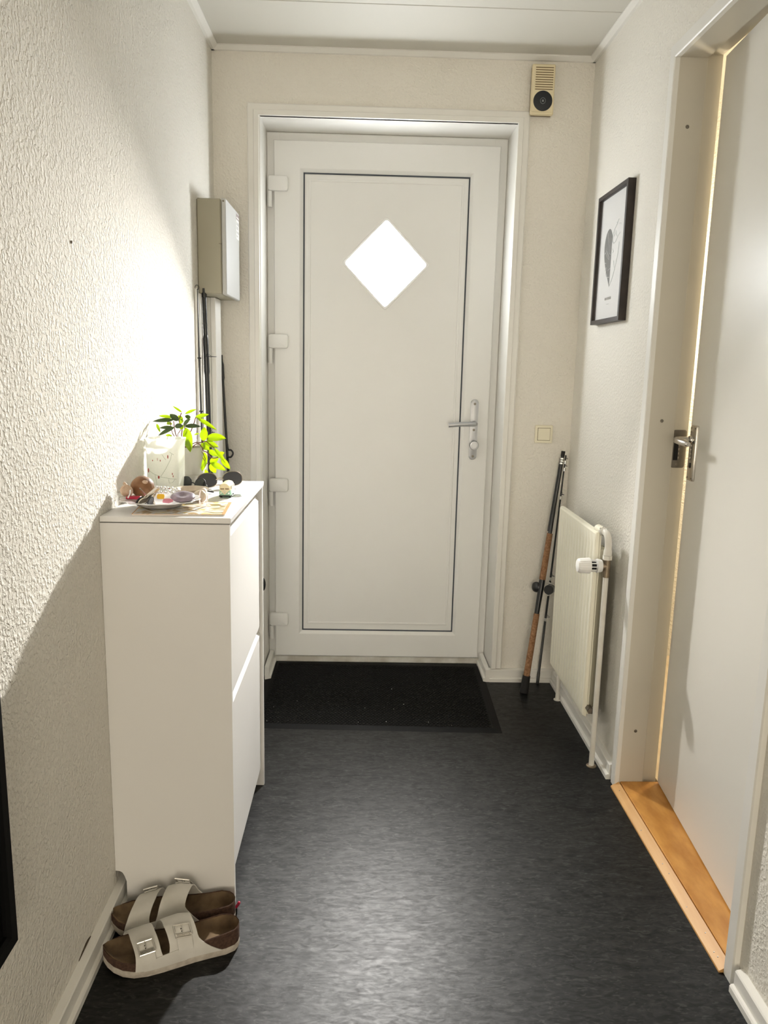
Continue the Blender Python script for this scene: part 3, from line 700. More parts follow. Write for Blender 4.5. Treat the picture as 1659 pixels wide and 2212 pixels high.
# vase
vs = thing('vase', (-.510, 1.992, ZT), 'frosted white glass vase with red flecks and fine lines', 'vase')
VCx, VCy = -.5065, 1.984
def sq_r(a, p=4.5): return (abs(math.cos(a)) ** p + abs(math.sin(a)) ** p) ** (-1 / p)
b = nb(); N = 64; prof = [(.0, .0), (.030, 0), (.039, .003), (.0415, .010), (.0420, .05), (.0425, .10), (.0440, .125), (.0470, .136)]
inner = [(.0455, .1355), (.0415, .122), (.0395, .08), (.0385, .02), (.030, .006), (0, .006)]
def rot45(a): return a + math.radians(8)
lathe(b, prof[1:], (VCx, VCy, ZT), (0, 0, 1), N, lambda a, k: sq_r(a + math.pi / 2 + .10) * .985 + (.03 * math.cos(4 * a) if 5 < k < 9 else 0))
obj('glass_body', b, 'frosted_glass', vs, 60)
def vpt(u, z):   # point on the camera-side face of the vase
    return V((VCx + u, VCy - .0432 - (.002 if z > .12 else 0), ZT + z))
for u, z, rx, rz in ((-.033, .058, .0016, .006), (-.008, .041, .0022, .0042), (.016, .093, .0014, .005), (-.022, .083, .0010, .0020), (-.003, .083, .0011, .0025), (.026, .050, .0010, .0028), (.028, .044, .0010, .0028), (.018, .012, .0024, .0022), (-.010, .086, .0006, .0040)):
    obj('red_fleck', blob(vpt(u, z), rx, .0012, rz, 8), 'vase_red', vs, 60)
for L in ([(-.034, .060), (-.022, .050), (-.004, .042), (.020, .038), (.036, .037)], [(-.002, .044), (.010, .062), (.022, .085), (.026, .100)], [(.002, .098), (.007, .090), (.011, .085)], [(.012, .112), (.022, .104), (.031, .098)], [(-.017, .047), (-.014, .030), (-.012, .012)], [(.016, .037), (.018, .026), (.026, .028), (.032, .036)]):
    b = nb(); tube(b, [vpt(u, z) for u, z in L], .00035, 5); obj('fine_line', b, 'green_line', vs)

# potted plant
pt = thing('potted_plant', (-.4625, 2.088, ZT), 'leafy green trailing plant in a grey pot on the cabinet', 'plant')
b = nb(); lathe(b, [(0, 0), (.0295, 0), (.0300, .004), (.0310, .022), (.0335, .0225), (.0335, .030), (.0312, .0305), (.0325, .100), (.0330, .1035), (.0315, .1035), (.0305, .096), (0, .096)], (-.4625, 2.090, ZT), (0, 0, 1), 40)
pot = obj('pot', b, 'pot_grey', pt, 35)
b = nb(); lathe(b, [(0, .0975), (.015, .099), (.0295, .0965)], (-.4625, 2.090, ZT), (0, 0, 1), 24, lambda a, k: 1 + .02 * math.sin(7 * a)); obj('soil', b, 'soil', pt, 60)
# leaves: base, tip in (x, z) with depth y; w = width (m), droop, facing
def LP(zx, zy, y):   # layout sketch units (1/1659 of a 20 cm wide elevation) -> world
    px, py = 310 + zx * .12055, 870 + zy * .12055
    d = f_ + r_ * ((px - 829.5) / 1673.9) - u_ * ((py - 1106) / 1673.9); t = y / d.y
    return V((d.x * t, y, 1.255 + d.z * t))
LEAVES = [((690, 172), (520, 58), 28, 2.10, 0), ((745, 200), (950, 118), 44, 2.09, 0), ((525, 268), (275, 235), 46, 2.08, 0), ((630, 325), (470, 205), 78, 2.03, 1), ((545, 310), (165, 335), 58, 2.04, 1),
          ((540, 445), (285, 452), 48, 2.05, 1), ((562, 432), (262, 592), 54, 2.03, 1), ((235, 375), (298, 532), 34, 2.06, 0), ((560, 420), (715, 415), 66, 2.02, 1), ((735, 420), (1030, 428), 64, 2.03, 1),
          ((760, 440), (842, 888), 118, 2.035, 2), ((925, 262), (1172, 210), 56, 2.09, 0), ((955, 268), (1316, 492), 54, 2.08, 0), ((715, 405), (845, 285), 56, 2.06, 1), ((1075, 690), (1095, 435), 100, 2.10, 0),
          ((1130, 620), (1478, 640), 118, 2.09, 0), ((1090, 705), (1345, 795), 84, 2.07, 0), ((1025, 735), (1185, 850), 90, 2.09, 0), ((1090, 885), (1055, 1225), 118, 2.085, 0), ((1170, 850), (1335, 965), 66, 2.08, 0),
          ((1262, 808), (1492, 1100), 52, 2.06, 0), ((1320, 965), (1455, 895), 78, 2.10, 0), ((1190, 1082), (1345, 990), 86, 2.09, 0), ((1208, 1078), (1480, 1212), 76, 2.08, 0), ((1198, 1090), (1295, 1262), 84, 2.09, 0),
          ((1390, 990), (1552, 1192), 70, 2.10, 0), ((1095, 1190), (1125, 1392), 84, 2.10, 0), ((745, 640), (730, 785), 78, 2.055, 0), ((690, 250), (630, 300), 80, 2.07, 2), ((800, 215), (790, 290), 70, 2.08, 1),
          ((650, 470), (720, 400), 60, 2.06, 0), ((640, 350), (720, 330), 70, 2.07, 0), ((500, 360), (420, 390), 70, 2.09, 0), ((1000, 555), (905, 575), 30, 2.10, 0), ((400, 585), (520, 600), 40, 2.07, 0), ((1160, 640), (1230, 720), 80, 2.11, 0)]
for i, (pa, pb, wpx, y, kd) in enumerate(LEAVES):
    y0 = max(y, 2.052) + random.uniform(0, .010); a = LP(*pa, y0); tipy = max(2.048, y0 + random.uniform(-.022, .010)); t_ = LP(*pb, tipy)
    L = (t_ - a).length; d = (t_ - a) / L; wdt = wpx * .000150 * 1.42
    nrm = V((random.uniform(-.25, .25), -1, .55 + random.uniform(-.2, .3))); nrm = (nrm - d * nrm.dot(d)).normalized(); sdv = d.cross(nrm)
    b = nb(); rows = []; ns = 9; arc = L * .05
    for k in range(ns):
        t = k / (ns - 1); hw_ = wdt / 2 * (math.sin(math.pi * min(1, t ** .82)) ** .75 if 0 < t < 1 else 0); c = a + d * L * t + nrm * arc * math.sin(math.pi * t)
        rows.append([c + sdv * hw_ * s - nrm * (abs(s) < .5) * wdt * .06 + nrm * abs(s) * wdt * .05 for s in (-1, -.5, 0, .5, 1)])
    grid(b, rows); bmesh.ops.remove_doubles(b, verts=b.verts, dist=1e-6)
    bmesh.ops.solidify(b, geom=b.faces, thickness=.0003)
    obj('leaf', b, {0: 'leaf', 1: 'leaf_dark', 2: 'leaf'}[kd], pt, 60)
SO = V((-.4625, 2.090, ZT + .097))
for (pts, r) in (([(560, 610), (500, 480), (480, 340)], .0011), ([(600, 610), (560, 480), (540, 330)], .0013), ([(690, 620), (690, 470), (640, 330), (680, 180)], .0014), ([(710, 640), (740, 480), (730, 400)], .0012),
                 ([(620, 610), (650, 510), (700, 430)], .0010), ([(850, 510), (900, 380), (935, 265)], .0013), ([(780, 700), (850, 500)], .0013), ([(840, 770), (930, 715), (1010, 715), (1070, 690), (1140, 705), (1240, 790), (1290, 830)], .0013),
                 ([(900, 770), (980, 735), (1040, 790), (1075, 860), (1140, 890), (1180, 960), (1260, 995), (1340, 975)], .0013), ([(1045, 880), (1090, 960), (1110, 1060), (1060, 1140)], .0010), ([(1110, 1060), (1150, 1085), (1200, 1082)], .0010)):
    P = [LP(x, yq, 2.075 + .003 * (k % 2)) for k, (x, yq) in enumerate(pts)]
    if pts[0][1] > 600: P = [V((P[0].x * .4 + SO.x * .6, SO.y, SO.z))] + P
    b = nb(); tube(b, bez(P, 6), r, 6); obj('stem', b, 'stem_brown', pt, 60)

# ------------------------------------------------------------------ sandals
def text_mesh(txt, F):
    """lettering, centred, width 1, placed by F(u, v, h)"""
    cu = bpy.data.curves.new('lettering', 'FONT'); cu.body = txt; cu.align_x = 'CENTER'; cu.align_y = 'CENTER'; cu.extrude = .5; cu.resolution_u = 1
    o = bpy.data.objects.new('lettering', cu); COL.objects.link(o); dg = bpy.context.evaluated_depsgraph_get()
    me = bpy.data.meshes.new_from_object(o.evaluated_get(dg)); b = nb(); b.from_mesh(me)
    bpy.data.objects.remove(o); bpy.data.curves.remove(cu); bpy.data.meshes.remove(me)
    w_ = max(v.co.x for v in b.verts) - min(v.co.x for v in b.verts)
    for v in b.verts: v.co = V(F(v.co.x / w_, v.co.y / w_ * 1.3, v.co.z + .5))
    return b
def sandal(lab, heel, toe, outer):
    """heel, toe: floor points; outer=+1 puts the buckles on the photographer's side"""
    heel, toe = V((*heel, 0)), V((*toe, 0)); L = (toe - heel).length; U = (toe - heel) / L; W = V((U.y, -U.x, 0)) * 1.0
    if W.y > 0: W = -W               # W looks towards the photographer
    W = W * outer                    # + = outer side of the foot
    k = L / .262
    F = lambda s, v, z: heel + U * (s * k) + W * (v * k) + V((0, 0, z * k))
    T = [(0, -.006, .006), (.004, -.017, .017), (.012, -.0255, .026), (.03, -.0315, .032), (.06, -.0325, .034), (.09, -.0315, .037), (.12, -.0325, .042), (.15, -.037, .047), (.18, -.042, .050), (.205, -.0435, .048), (.225, -.041, .042), (.242, -.033, .031), (.254, -.021, .017), (.260, -.011, .005), (.262, -.006, 0.0)]
    def edge(s):
        for (a, i0, o0), (c, i1, o1) in zip(T, T[1:]):
            if s <= c: t = (s - a) / (c - a); return i0 + (i1 - i0) * t, o0 + (o1 - o0) * t
        return T[-1][1:]
    rimz = lambda s: .044 - .010 * max(0, min(1, (s - .05) / .08)) + .004 * max(0, (s - .19) / .07) if s < .2 else .030 + .014 * ((s - .2) / .062) ** 1.5
    def rz(s):
        pts = [(0, .047), (.03, .047), (.07, .041), (.12, .037), (.16, .032), (.2, .030), (.24, .034), (.262, .041)]
        for (a, x), (c, y) in zip(pts, pts[1:]):
            if s <= c: return x + (y - x) * (s - a) / (c - a)
        return pts[-1][1]
    g = thing('sandal', heel + U * L / 2, lab, 'sandal', 'pair of white two-strap sandals')
    lift = lambda s: .012 * max(0, (s - .20) / .062) ** 1.6      # toe spring
    ss = [t[0] for t in T]
    def ringpts(z, off=0): 
        o = [(s, edge(s)[1] - off) for s in ss] + [(s, edge(s)[0] + off) for s in reversed(ss)]
        return [F(s, v, z(s)) for s, v in o]
    def wallmesh(zs, offs):
        b = nb(); R = [[b.verts.new(p) for p in ringpts(z, o)] for z, o in zip(zs, offs)]
        for A, B in zip(R, R[1:]):
            for j in range(len(A)): b.faces.new((A[j], A[(j + 1) % len(A)], B[(j + 1) % len(A)], B[j]))
        return b, R
    b, R = wallmesh([lambda s: lift(s), lambda s: .010 + lift(s), lambda s: .015 + lift(s)], [.002, -.001, 0]); b.faces.new(R[0]); b.faces.new(R[-1])
    obj('outsole', b, 'eva_sole', g, 40)
    b, R = wallmesh([lambda s: .0152 + lift(s), rz, lambda s: rz(s) + .0012, lambda s: rz(s) - .0005], [.0006, .0012, .003, .0045])
    obj('cork_midsole', b, 'cork_dark', g, 40)
    b = nb(); rows = []
    for s in ss:
        i, o = edge(s); i += .0045; o -= .0045
        if i > o: i = o = (i + o) / 2
        base = .0245 if s > .05 else .021
        rows.append([F(s, (i + o) / 2 + (o - i) / 2 * q, max(base + lift(s) * .8 + (rz(s) - base) * abs(q) ** 2.6 - .0006, .0165) if abs(q) < 1 else rz(s) - .0005) for q in (-1, -.92, -.75, -.5, -.2, .2, .5, .75, .92, 1)])
        if s in (0, .262): rows[-1] = [V((p.x, p.y, max(p.z, (rz(s) - .0008) * k))) for p in rows[-1]]
    grid(b, rows); obj('footbed', b, 'suede', g, 60)
    # upper
    def H(s): 
        pts = [(.05, .056), (.09, .080), (.12, .084), (.145, .077), (.17, .068), (.205, .059), (.23, .052)]
        if s <= pts[0][0]: return pts[0][1]
        for (a, x), (c, y) in zip(pts, pts[1:]):
            if s <= c: return x + (y - x) * (s - a) / (c - a)
        return pts[-1][1]
    def S(s, th, lift_=0):
        s = s - .014 * math.cos(th)
        i, o = edge(s); c, hwid = (i + o) / 2, (o - i) / 2 + .0022 + lift_
        return F(s, c + hwid * math.copysign(abs(math.cos(th)) ** .8, math.cos(th)), .014 + (H(s) - .014 + lift_) * math.sin(th) ** .85)
    def strip(s0, s1, th0, th1, n=26, m_=8, lf=0):
        b = nb(); rows = []
        for a in range(n + 1):
            th = th0 + (th1 - th0) * a / n; A, B = s0(th), s1(th)
            rows.append([S(A + (B - A) * j / m_, th, lf) for j in range(m_ + 1)])
        grid(b, rows); return b
    low = lambda th: max(0, min(1, (.62 - math.sin(th)) / .62))
    upper = strip(lambda th: .094 - .045 * low(th) ** 1.3, lambda th: .149 + .012 * low(th) ** 2, 0.02, math.pi - .02)
    for src in (strip(lambda th: .166 - .012 * low(th) ** 2, lambda th: .212 + .004 * low(th), 0.02, math.pi - .02),
                strip(lambda th: .12, lambda th: .20, .02, .36, 6, 8, -.0005), strip(lambda th: .12, lambda th: .20, math.pi - .36, math.pi - .02, 6, 8, -.0005)):
        me = bpy.data.meshes.new('tmp'); src.to_mesh(me); src.free(); upper.from_mesh(me); bpy.data.meshes.remove(me)
    bmesh.ops.recalc_face_normals(upper, faces=upper.faces); bmesh.ops.solidify(upper, geom=upper.faces, thickness=.002)
    obj('upper', upper, 'leather_white', g, 50)
    for s_c, hwv, th_b in ((.121, .0145, .92), (.190, .0135, .88)):
        tab = strip(lambda th: s_c - hwv, lambda th: s_c + hwv - .001, th_b - .62, th_b + .28, 10, 4, .0022)
        bmesh.ops.recalc_face_normals(tab, faces=tab.faces); bmesh.ops.solidify(tab, geom=tab.faces, thickness=.0016)
        tb = obj('strap_tab', tab, 'leather_white', g, 50)
        # buckle lies tangent to the strap
        c = S(s_c, th_b, .0048); e1 = (S(s_c + .004, th_b) - S(s_c - .004, th_b)).normalized(); e2 = (S(s_c, th_b + .03) - S(s_c, th_b - .03)).normalized(); nn = e1.cross(e2).normalized()
        if nn.dot(W) < 0 and nn.z < 0: nn = -nn
        if nn.z < 0: nn = -nn
        a_, h_ = hwv + .002, .0125; tdir = 1 if e1.x > 0 else -1; tdir2 = 1 if e2.z > 0 else -1
        b = nb()
        for q0, q1, wd_ in (((-a_, -h_), (a_, -h_), .0016), ((-a_, h_), (a_, h_), .0016), ((-a_, -h_), (-a_, h_), .0016), ((a_, -h_), (a_, h_), .0016)):
            tube(b, [c + e1 * q0[0] + e2 * q0[1], c + e1 * q1[0] + e2 * q1[1]], wd_, 6)
        bk = obj('buckle', b, 'buckle', g, 40, label='silver metal buckle')
        b = nb(); prism(b, [(-a_ + .001, -.0105), (a_ - .001, -.0105), (a_ - .001, -.0055), (-a_ + .001, -.0055)], lambda u, v, h: c + e1 * u + e2 * v + nn * h, .0, .0022); nbar = obj('name_bar', b, 'buckle', bk)
        tg = text_mesh('BIRKENSTOCK', lambda u, v, h: c + e1 * (u * tdir * (2 * a_ - .006)) + e2 * (-.0080 + v * (2 * a_ - .006) * tdir2) + nn * (.0022 + h * .0004))
        obj('embossed_name', tg, 'dark_steel', bk)
        b = nb(); tube(b, [c + e2 * -.008 + nn * .0012, c + e2 * .0125 + nn * .0012], .0009, 6); obj('buckle_pin', b, 'buckle', bk)
        for q in (.004, -.001):
            b = nb(); lathe(b, [(0, .0006), (.0012, .0006), (.0013, 0)], c + e2 * q + e1 * .0018 - nn * .0016, nn, 8); obj('punched_hole', b, 'black_hole', tb)
    return g
sandal('white two-strap sandal with its buckles on the side away from the cabinet', (-.257, 1.516), (-.529, 1.440), 1)
sandal('white two-strap sandal standing against the cabinet, buckles on the cabinet side', (-.278, 1.592), (-.549, 1.556), -1)
b = nb(); tube(b, bez([(-.281, 1.622, .003), (-.276, 1.616, .014), (-.272, 1.611, .024)], 5), [.0035] * 10 + [.002], 8)
obj('red_cord_end', b, 'red_plastic', None, 60, 'small red cord end sticking out behind the far sandal heel', 'cord')

# ------------------------------------------------------------------ radiator
rd = thing('radiator', (.76, 2.56, 0), 'cream panel radiator with white thermostat knob on the wall', 'radiator')
RY0, RY1, RZ0, RZ1, RXF = 2.332, 2.790, .155, .768, .722
b = nb(); rows = []; pitch = .0333; nc = 14
ycols = []; y = RY0 + .0155
cols = [(RY0, .012), (RY0 + .002, .003), (RY0 + .006, 0)]
while y + pitch < RY1 - .004:
    for q, dpt in ((0, 0), (.20, 0), (.32, .0035), (.50, .0048), (.68, .0035), (.80, 0)): cols.append((y + q * pitch, dpt))
    y += pitch
cols += [(RY1 - .006, 0), (RY1 - .002, .003), (RY1, .012)]
for z, kx, e in ((RZ0, 0, .010), (RZ0 + .004, 0, .001), (RZ0 + .018, 0, 0), (RZ0 + .045, 1, 0), (RZ1 - .050, 1, 0), (RZ1 - .026, 0, 0), (RZ1 - .008, 0, 0), (RZ1 - .003, 0, .003), (RZ1, 0, .012)):
    rows.append([V((RXF + max(e, dpt if dpt > .01 or dpt == .003 else dpt * kx), yy_, z)) for yy_, dpt in cols])
grid(b, rows); obj('front_panel', b, 'radiator_cream', rd, 30)
obj('rear_sheet', bx(nb(), RXF + .0125, RXF + .020, RY0 + .002, RY1 - .002, RZ0 + .006, RZ1 - .002, .002), 'radiator_cream', rd)
b = nb()
for k in range(16):
    yk = RY0 + .02 + k * .027; bx(b, RXF + .020, RXF + .050, yk, yk + .0012, RZ0 + .05, RZ1 - .06); bx(b, RXF + .0488, RXF + .050, yk, yk + .0135, RZ0 + .05, RZ1 - .06)
obj('convector_fins', b, 'radiator_cream', rd)
b = nb(); bx(b, RXF + .0205, RXF + .046, RY0 + .004, RY0 + .007, RZ0 + .03, RZ1 - .09); obj('side_plate', b, 'meter_grey', rd)
PX, PY = .7525, 2.298
b = nb(); tube(b, [(PX, PY, 0), (PX, PY, .640)], .0085, 16); obj('supply_pipe', b, 'pipe_white', rd, 50)
b = nb(); lathe(b, [(.0088, 0), (.016, 0), (.016, .003), (.0088, .005)], (PX, PY, 0), (0, 0, 1), 20); obj('pipe_collar', b, 'brass_dull', rd, 50)
b = nb(); tube(b, [(PX, PY, .632), (PX, PY, .700)], .0105, 14); tube(b, [(PX, PY, .668), (PX - .018, PY, .668)], .010, 14); obj('valve_body', b, 'brass_dull', rd, 50)
b = nb(); lathe(b, [(.011, 0), (.0145, 0), (.0145, .013), (.011, .013)], (PX, PY, .688), (0, 0, 1), 6); vnut = obj('union_nut', b, 'pipe_white', rd)
b = nb(); tube(b, bez([(PX, PY, .702), (PX, PY, .735), (PX - .001, PY + .003, .752), (PX - .003, PY + .012, .765), (PX - .006, PY + .024, .7695), (PX - .008, PY + .030, .7695)], 5), [.0125] * 3 + [.0105] * 23, 16); obj('elbow_pipe', b, 'pipe_white', rd, 50)
b = nb(); tube(b, [(PX - .008, PY + .026, .7695), (PX - .009, PY + .036, .7700)], .0145, 8); obj('elbow_nut', b, 'silver', rd)
b = nb(); tube(b, [(PX - .009, PY + .030, .7700), (PX - .012, PY + .075, .7700)], .0135, 14); obj('inlet_boss', b, 'radiator_cream', rd, 50)
TV = (PX - .016, PY, .668)
b = nb(); lathe(b, [(0, 0), (.0185, 0), (.0200, .004), (.0200, .010), (.0215, .011), (.0215, .016), (.017, .017), (.013, .018), (0, .018)], TV, (-1, 0, 0), 32); tv = obj('thermostat_head', b, 'trv_white', rd, 40)
b = nb()
for k in range(10):
    a = 2 * math.pi * k / 10; p = V((TV[0] - .017, TV[1] + .0175 * math.cos(a), TV[2] + .0175 * math.sin(a))); tube(b, [p, p - V((.022, 0, 0))], .0016, 6)
obj('spring_cage', b, 'trv_white', tv)
b = nb(); tube(b, [(TV[0] - .016, TV[1], TV[2]), (TV[0] - .038, TV[1], TV[2])], .012, 14); obj('sensor_core', b, 'black_hole', tv)
b = nb(); lathe(b, [(0, .0), (.0225, 0), (.0240, .003), (.0215, .034), (.0190, .039), (.012, .041), (0, .0415)], (TV[0] - .036, TV[1], TV[2]), (-1, 0, 0), 80, lambda a, k: 1 + (.035 * (1 if math.cos(20 * a) > .1 else 0) if 1 <= k <= 3 else 0)); obj('thermostat_knob', b, 'trv_white', tv, 25)
b = nb(); tube(b, [(PX - .012, RY0 + .006, .185), (PX - .012, RY0 - .022, .185)], .0115, 6); tube(b, [(PX - .012, RY0 - .018, .185), (PX - .012, RY0 - .027, .185)], .008, 10); obj('drain_plug', b, 'dark_steel', rd)
b = nb(); tube(b, [(.7655, 2.805, 0), (.7655, 2.805, .200)], .008, 14); lathe(b, [(.0085, 0), (.014, 0), (.014, .003), (.0085, .005)], (.7655, 2.805, 0), (0, 0, 1), 16); obj('return_pipe', b, 'pipe_white', rd, 50)
b = nb(); tube(b, [(.7655, 2.805, .196), (.7645, 2.775, .200)], .010, 12); obj('return_union', b, 'brass_dull', rd, 50)
b = nb()
for yk in (RY0 + .09, RY1 - .09): bx(b, RXF + .018, XR - .0005, yk, yk + .02, RZ1 - .12, RZ1 - .09); bx(b, RXF + .018, XR - .0005, yk, yk + .02, RZ0 + .06, RZ0 + .09)
obj('wall_brackets', b, 'dark_steel', rd)

# ------------------------------------------------------------------ fishing rods
def guide(p, d, out, r, h):
    """line guide: ring on two feet beside the blank"""
    b = nb(); p, d, out = V(p), V(d).normalized(), V(out).normalized(); out = (out - d * out.dot(d)).normalized(); sd = d.cross(out)
    c = p + out * (h + r * .4)
    ringtube(b, [c + out * r * math.cos(a) * 1.0 + sd * r * math.sin(a) for a in [2 * math.pi * i / 16 for i in range(16)]], .0009, 6)
    for s in (-1, 1): tube(b, [p + d * .014, c + sd * r * .8 * s - out * r * .4], .0007, 5)
    tube(b, [p - d * .012, c - out * r], .0008, 5)
    return b
def along(p, q, t): return V(p).lerp(V(q), t)
rod = thing('fishing_rod', (.645, 2.860, 0), 'fishing rod with cork grips and black reel leaning behind the radiator', 'fishing rod')
P0, P1 = V((.6465, 2.862, .004)), V((.770, 2.972, .950)); AX = (P1 - P0).normalized(); ZZ = lambda z: along(P0, P1, (z - .004) / .946)
def rseg(name, z0, z1, r0, r1, m, par=None, n=14):
    b = nb(); tube(b, [ZZ(z0), ZZ(z1)], [r0, r1], n); return obj(name, b, m, par or rod, 50)
rseg('butt_cap', .004, .072, .0175, .0150, 'rubber_grip'); rseg('rear_grip', .072, .318, .0128, .0112, 'cork'); rs = rseg('reel_seat', .318, .452, .0098, .0118, 'rod_black')
rseg('fore_grip', .452, .632, .0125, .0112, 'cork'); rseg('blank', .632, .930, .0078, .0064, 'rod_black'); rseg('tip_cap', .930, .950, .0074, .0074, 'rubber_grip')
for z in (.900, .909, .918): rseg('ferrule_ring', z, z + .006, .0078, .0078, 'silver')
side_v = V((.80, -.35, 0)); side_v = (side_v - AX * side_v.dot(AX)).normalized(); cr = AX.cross(side_v)
rc = ZZ(.420) + side_v * .034
rl = nb(); tube(rl, [rc - cr * .024, rc + cr * .024], .0185, 24); reel = obj('reel', rl, 'rod_black', rod, 40)
b = nb(); q = ZZ(.418) - side_v * .010; lathe(b, [(0, .012), (.012, .011), (.0195, .006), (.021, 0), (.019, -.008), (0, -.010)], q + V((-.006, .008, 0)), (-.75, -.60, .10), 28); obj('reel_side_plate', b, 'rod_black', reel, 50)
b = nb(); bx(b, -.012, .012, -.010, .010, -.001, .001, .0005)
for v in b.verts: v.co = rc + AX * (.024 + v.co.z) + side_v * v.co.x + cr * v.co.y
obj('thumb_bar', b, 'silver', reel)
b = nb(); tube(b, [rc - AX * .022 - cr * .02, rc - AX * .022 + cr * .022], .0028, 8); tube(b, [rc + cr * .028, rc + cr * .040, rc + cr * .042 + AX * .02], .002, 6); obj('crank', b, 'silver', reel)
tp = thing('rod_section', (.722, 2.960, 0), 'thin black rod section with line guides beside the cork handled rod', 'fishing rod')
Q0, Q1 = V((.722, 2.958, .002)), V((.7815, 2.976, .935)); b = nb(); tube(b, [Q0, along(Q0, Q1, .05), along(Q0, Q1, .051), along(Q0, Q1, .33), Q1], [.0062, .0060, .0052, .0044, .0026], 10); obj('blank', b, 'rod_black', tp, 50)
for t, rr in ((.305, .0085), (.485, .0070), (.835, .0055), (.955, .0050), (.985, .0045)):
    b = guide(along(Q0, Q1, t), Q1 - Q0, (.55, -.8, 0), rr, .006); gd = obj('line_guide', b, 'rod_black', tp, 60)
    b = nb(); tube(b, [along(Q0, Q1, t - .022), along(Q0, Q1, t - .008)], .0052, 10); obj('whipping', b, 'silver', tp, 50)
S0, S1 = ZZ(.640) + V((-.0085, .004, 0)), ZZ(.925) + V((-.0075, .002, 0)); b = nb(); tube(b, [S0, S1], [.0024, .0014], 8); obj('tip_section', b, 'rod_black', rod, 50)
# rods behind the cabinet
ra = thing('fishing_rod', (-.516, 2.655, 0), 'thick black fishing rod with wide guide standing behind the plant', 'fishing rod')
A0, A1 = V((-.513, 2.655, .003)), V((-.5435, 2.690, 1.499)); TA = lambda z: along(A0, A1, z / 1.499)
b = nb(); tube(b, [A0, TA(.30), TA(.31), TA(1.10), TA(1.30), A1], [.012, .012, .0085, .0082, .0072, .0066], 14); obj('blank', b, 'rod_black', ra, 50)
b = nb(); tube(b, [TA(1.215), TA(1.225), TA(1.285), TA(1.335), TA(1.345)], [.0078, .0095, .0090, .0092, .0074], 14); obj('whipping', b, 'rod_black', ra, 50)
b = nb(); tube(b, [TA(1.470), TA(1.4985)], .0088, 14); obj('tip_cap', b, 'rod_black', ra, 50)
b = guide(TA(1.275), A1 - A0, (.9, -.45, 0), .0185, .012); obj('line_guide', b, 'rod_black', ra, 60)
b = guide(TA(1.02), A1 - A0, (.7, -.7, 0), .012, .010); obj('line_guide', b, 'rod_black', ra, 60)
rb = thing('rod_section', (-.532, 2.60, 0), 'thin dark rod tip with tiny rings against the textured wall', 'fishing rod')
B0, B1 = V((-.531, 2.610, .003)), V((-.5545, 2.630, 1.492)); b = nb(); tube(b, [B0, B1], [.0042, .0026], 10); obj('blank', b, 'rod_black', rb, 50)
b = nb(); cc = B1 + V((.001, -.002, .004)); ringtube(b, [cc + V((.0055 * math.cos(a), .003 * math.cos(a), .0075 * math.sin(a))) for a in [2 * math.pi * i / 16 for i in range(16)]], .001, 6); tube(b, [B1 - V((0, 0, .03)), cc - V((.005, 0, .002))], .0008, 5); obj('tip_ring', b, 'rod_black', rb, 60)
for z in (1.27, 1.095):
    p = along(B0, B1, z / 1.492); b = nb(); lathe(b, [(.003, -.012), (.0036, -.004), (.0072, 0), (.0036, .002), (.003, .004)], p, B1 - B0, 12); obj('line_guide', b, 'rod_black', rb, 60)
rc_ = thing('fishing_rod', (-.478, 2.93, 0), 'black spinning rod leaning in the corner beside the cable duct', 'fishing rod')
C0, C1 = V((-.478, 2.930, .003)), V((-.5375, 2.957, 1.285)); TC = lambda z: along(C0, C1, z / 1.285)
b = nb(); tube(b, [C0, TC(.36), TC(.37), C1], [.011, .011, .006, .0042], 12); obj('blank', b, 'rod_black', rc_, 50)
b = nb(); lathe(b, [(0, .012), (.014, .011), (.021, .005), (.022, 0), (.019, -.010), (0, -.012)], TC(.432) + V((.032, -.030, 0)), (0, 0, 1), 24); rw = obj('reel', b, 'rod_black', rc_, 50)
b = nb(); tube(b, [TC(.40), TC(.432) + V((.03, -.028, 0))], .005, 8); obj('reel_foot', b, 'rod_black', rc_, 50)
b = nb(); KN = V((-.376, 2.855, .432)); tube(b, [TC(.432) + V((.03, -.028, 0)), KN - V((.012, -.006, 0))], .0035, 8); obj('crank_arm', b, 'rod_black', rw, 50)
obj('crank_knob', blob(KN, .011, .011, .026, 16), 'rod_black', rw, 60)
b = nb(); p = TC(.905); tube(b, bez([p + V((0, 0, .050)), p + V((.004, -.003, .028)), p + V((.016, -.008, .026)), p + V((.023, -.009, .014)), p + V((.015, -.008, .000)), p + V((.002, -.003, -.004)), p + V((0, 0, -.03))], 6), .0034, 8); obj('hook_keeper', b, 'rod_black', rc_, 60)
b = nb(); tube(b, [TC(1.19), TC(1.20), TC(1.25), TC(1.26)], [.0045, .0068, .0068, .0045], 10); obj('whipping', b, 'rod_black', rc_, 50)

# ------------------------------------------------------------------ meter box, duct
MX, MY0, MY1, MZ0, MZ1 = -.466, 2.682, 2.950, 1.481, 1.783
mb = thing('meter_box', (-.514, 2.816, MZ0), 'beige grey electric meter box mounted on the textured wall', 'meter box')
obj('housing', bx(nb(), XL + .0005, MX - .016, MY0, MY1, MZ0, MZ1, .004), 'meter_grey', mb)
cv = obj('cover', bx(nb(), MX - .0145, MX, MY0 - .001, MY1 + .001, MZ0 - .001, MZ1 + .001, .0025), 'meter_cover', mb)
st = obj('sticker', bx(nb(), MX, MX + .0006, 2.885, 2.946, 1.690, 1.776), 'sticker', cv)
obj('sticker_header', bx(nb(), MX + .0006, MX + .0009, 2.886, 2.945, 1.756, 1.775), 'sticker_dark', st)
obj('header_text', bx(nb(), MX + .0009, MX + .0011, 2.892, 2.941, 1.760, 1.765), 'sticker', st)
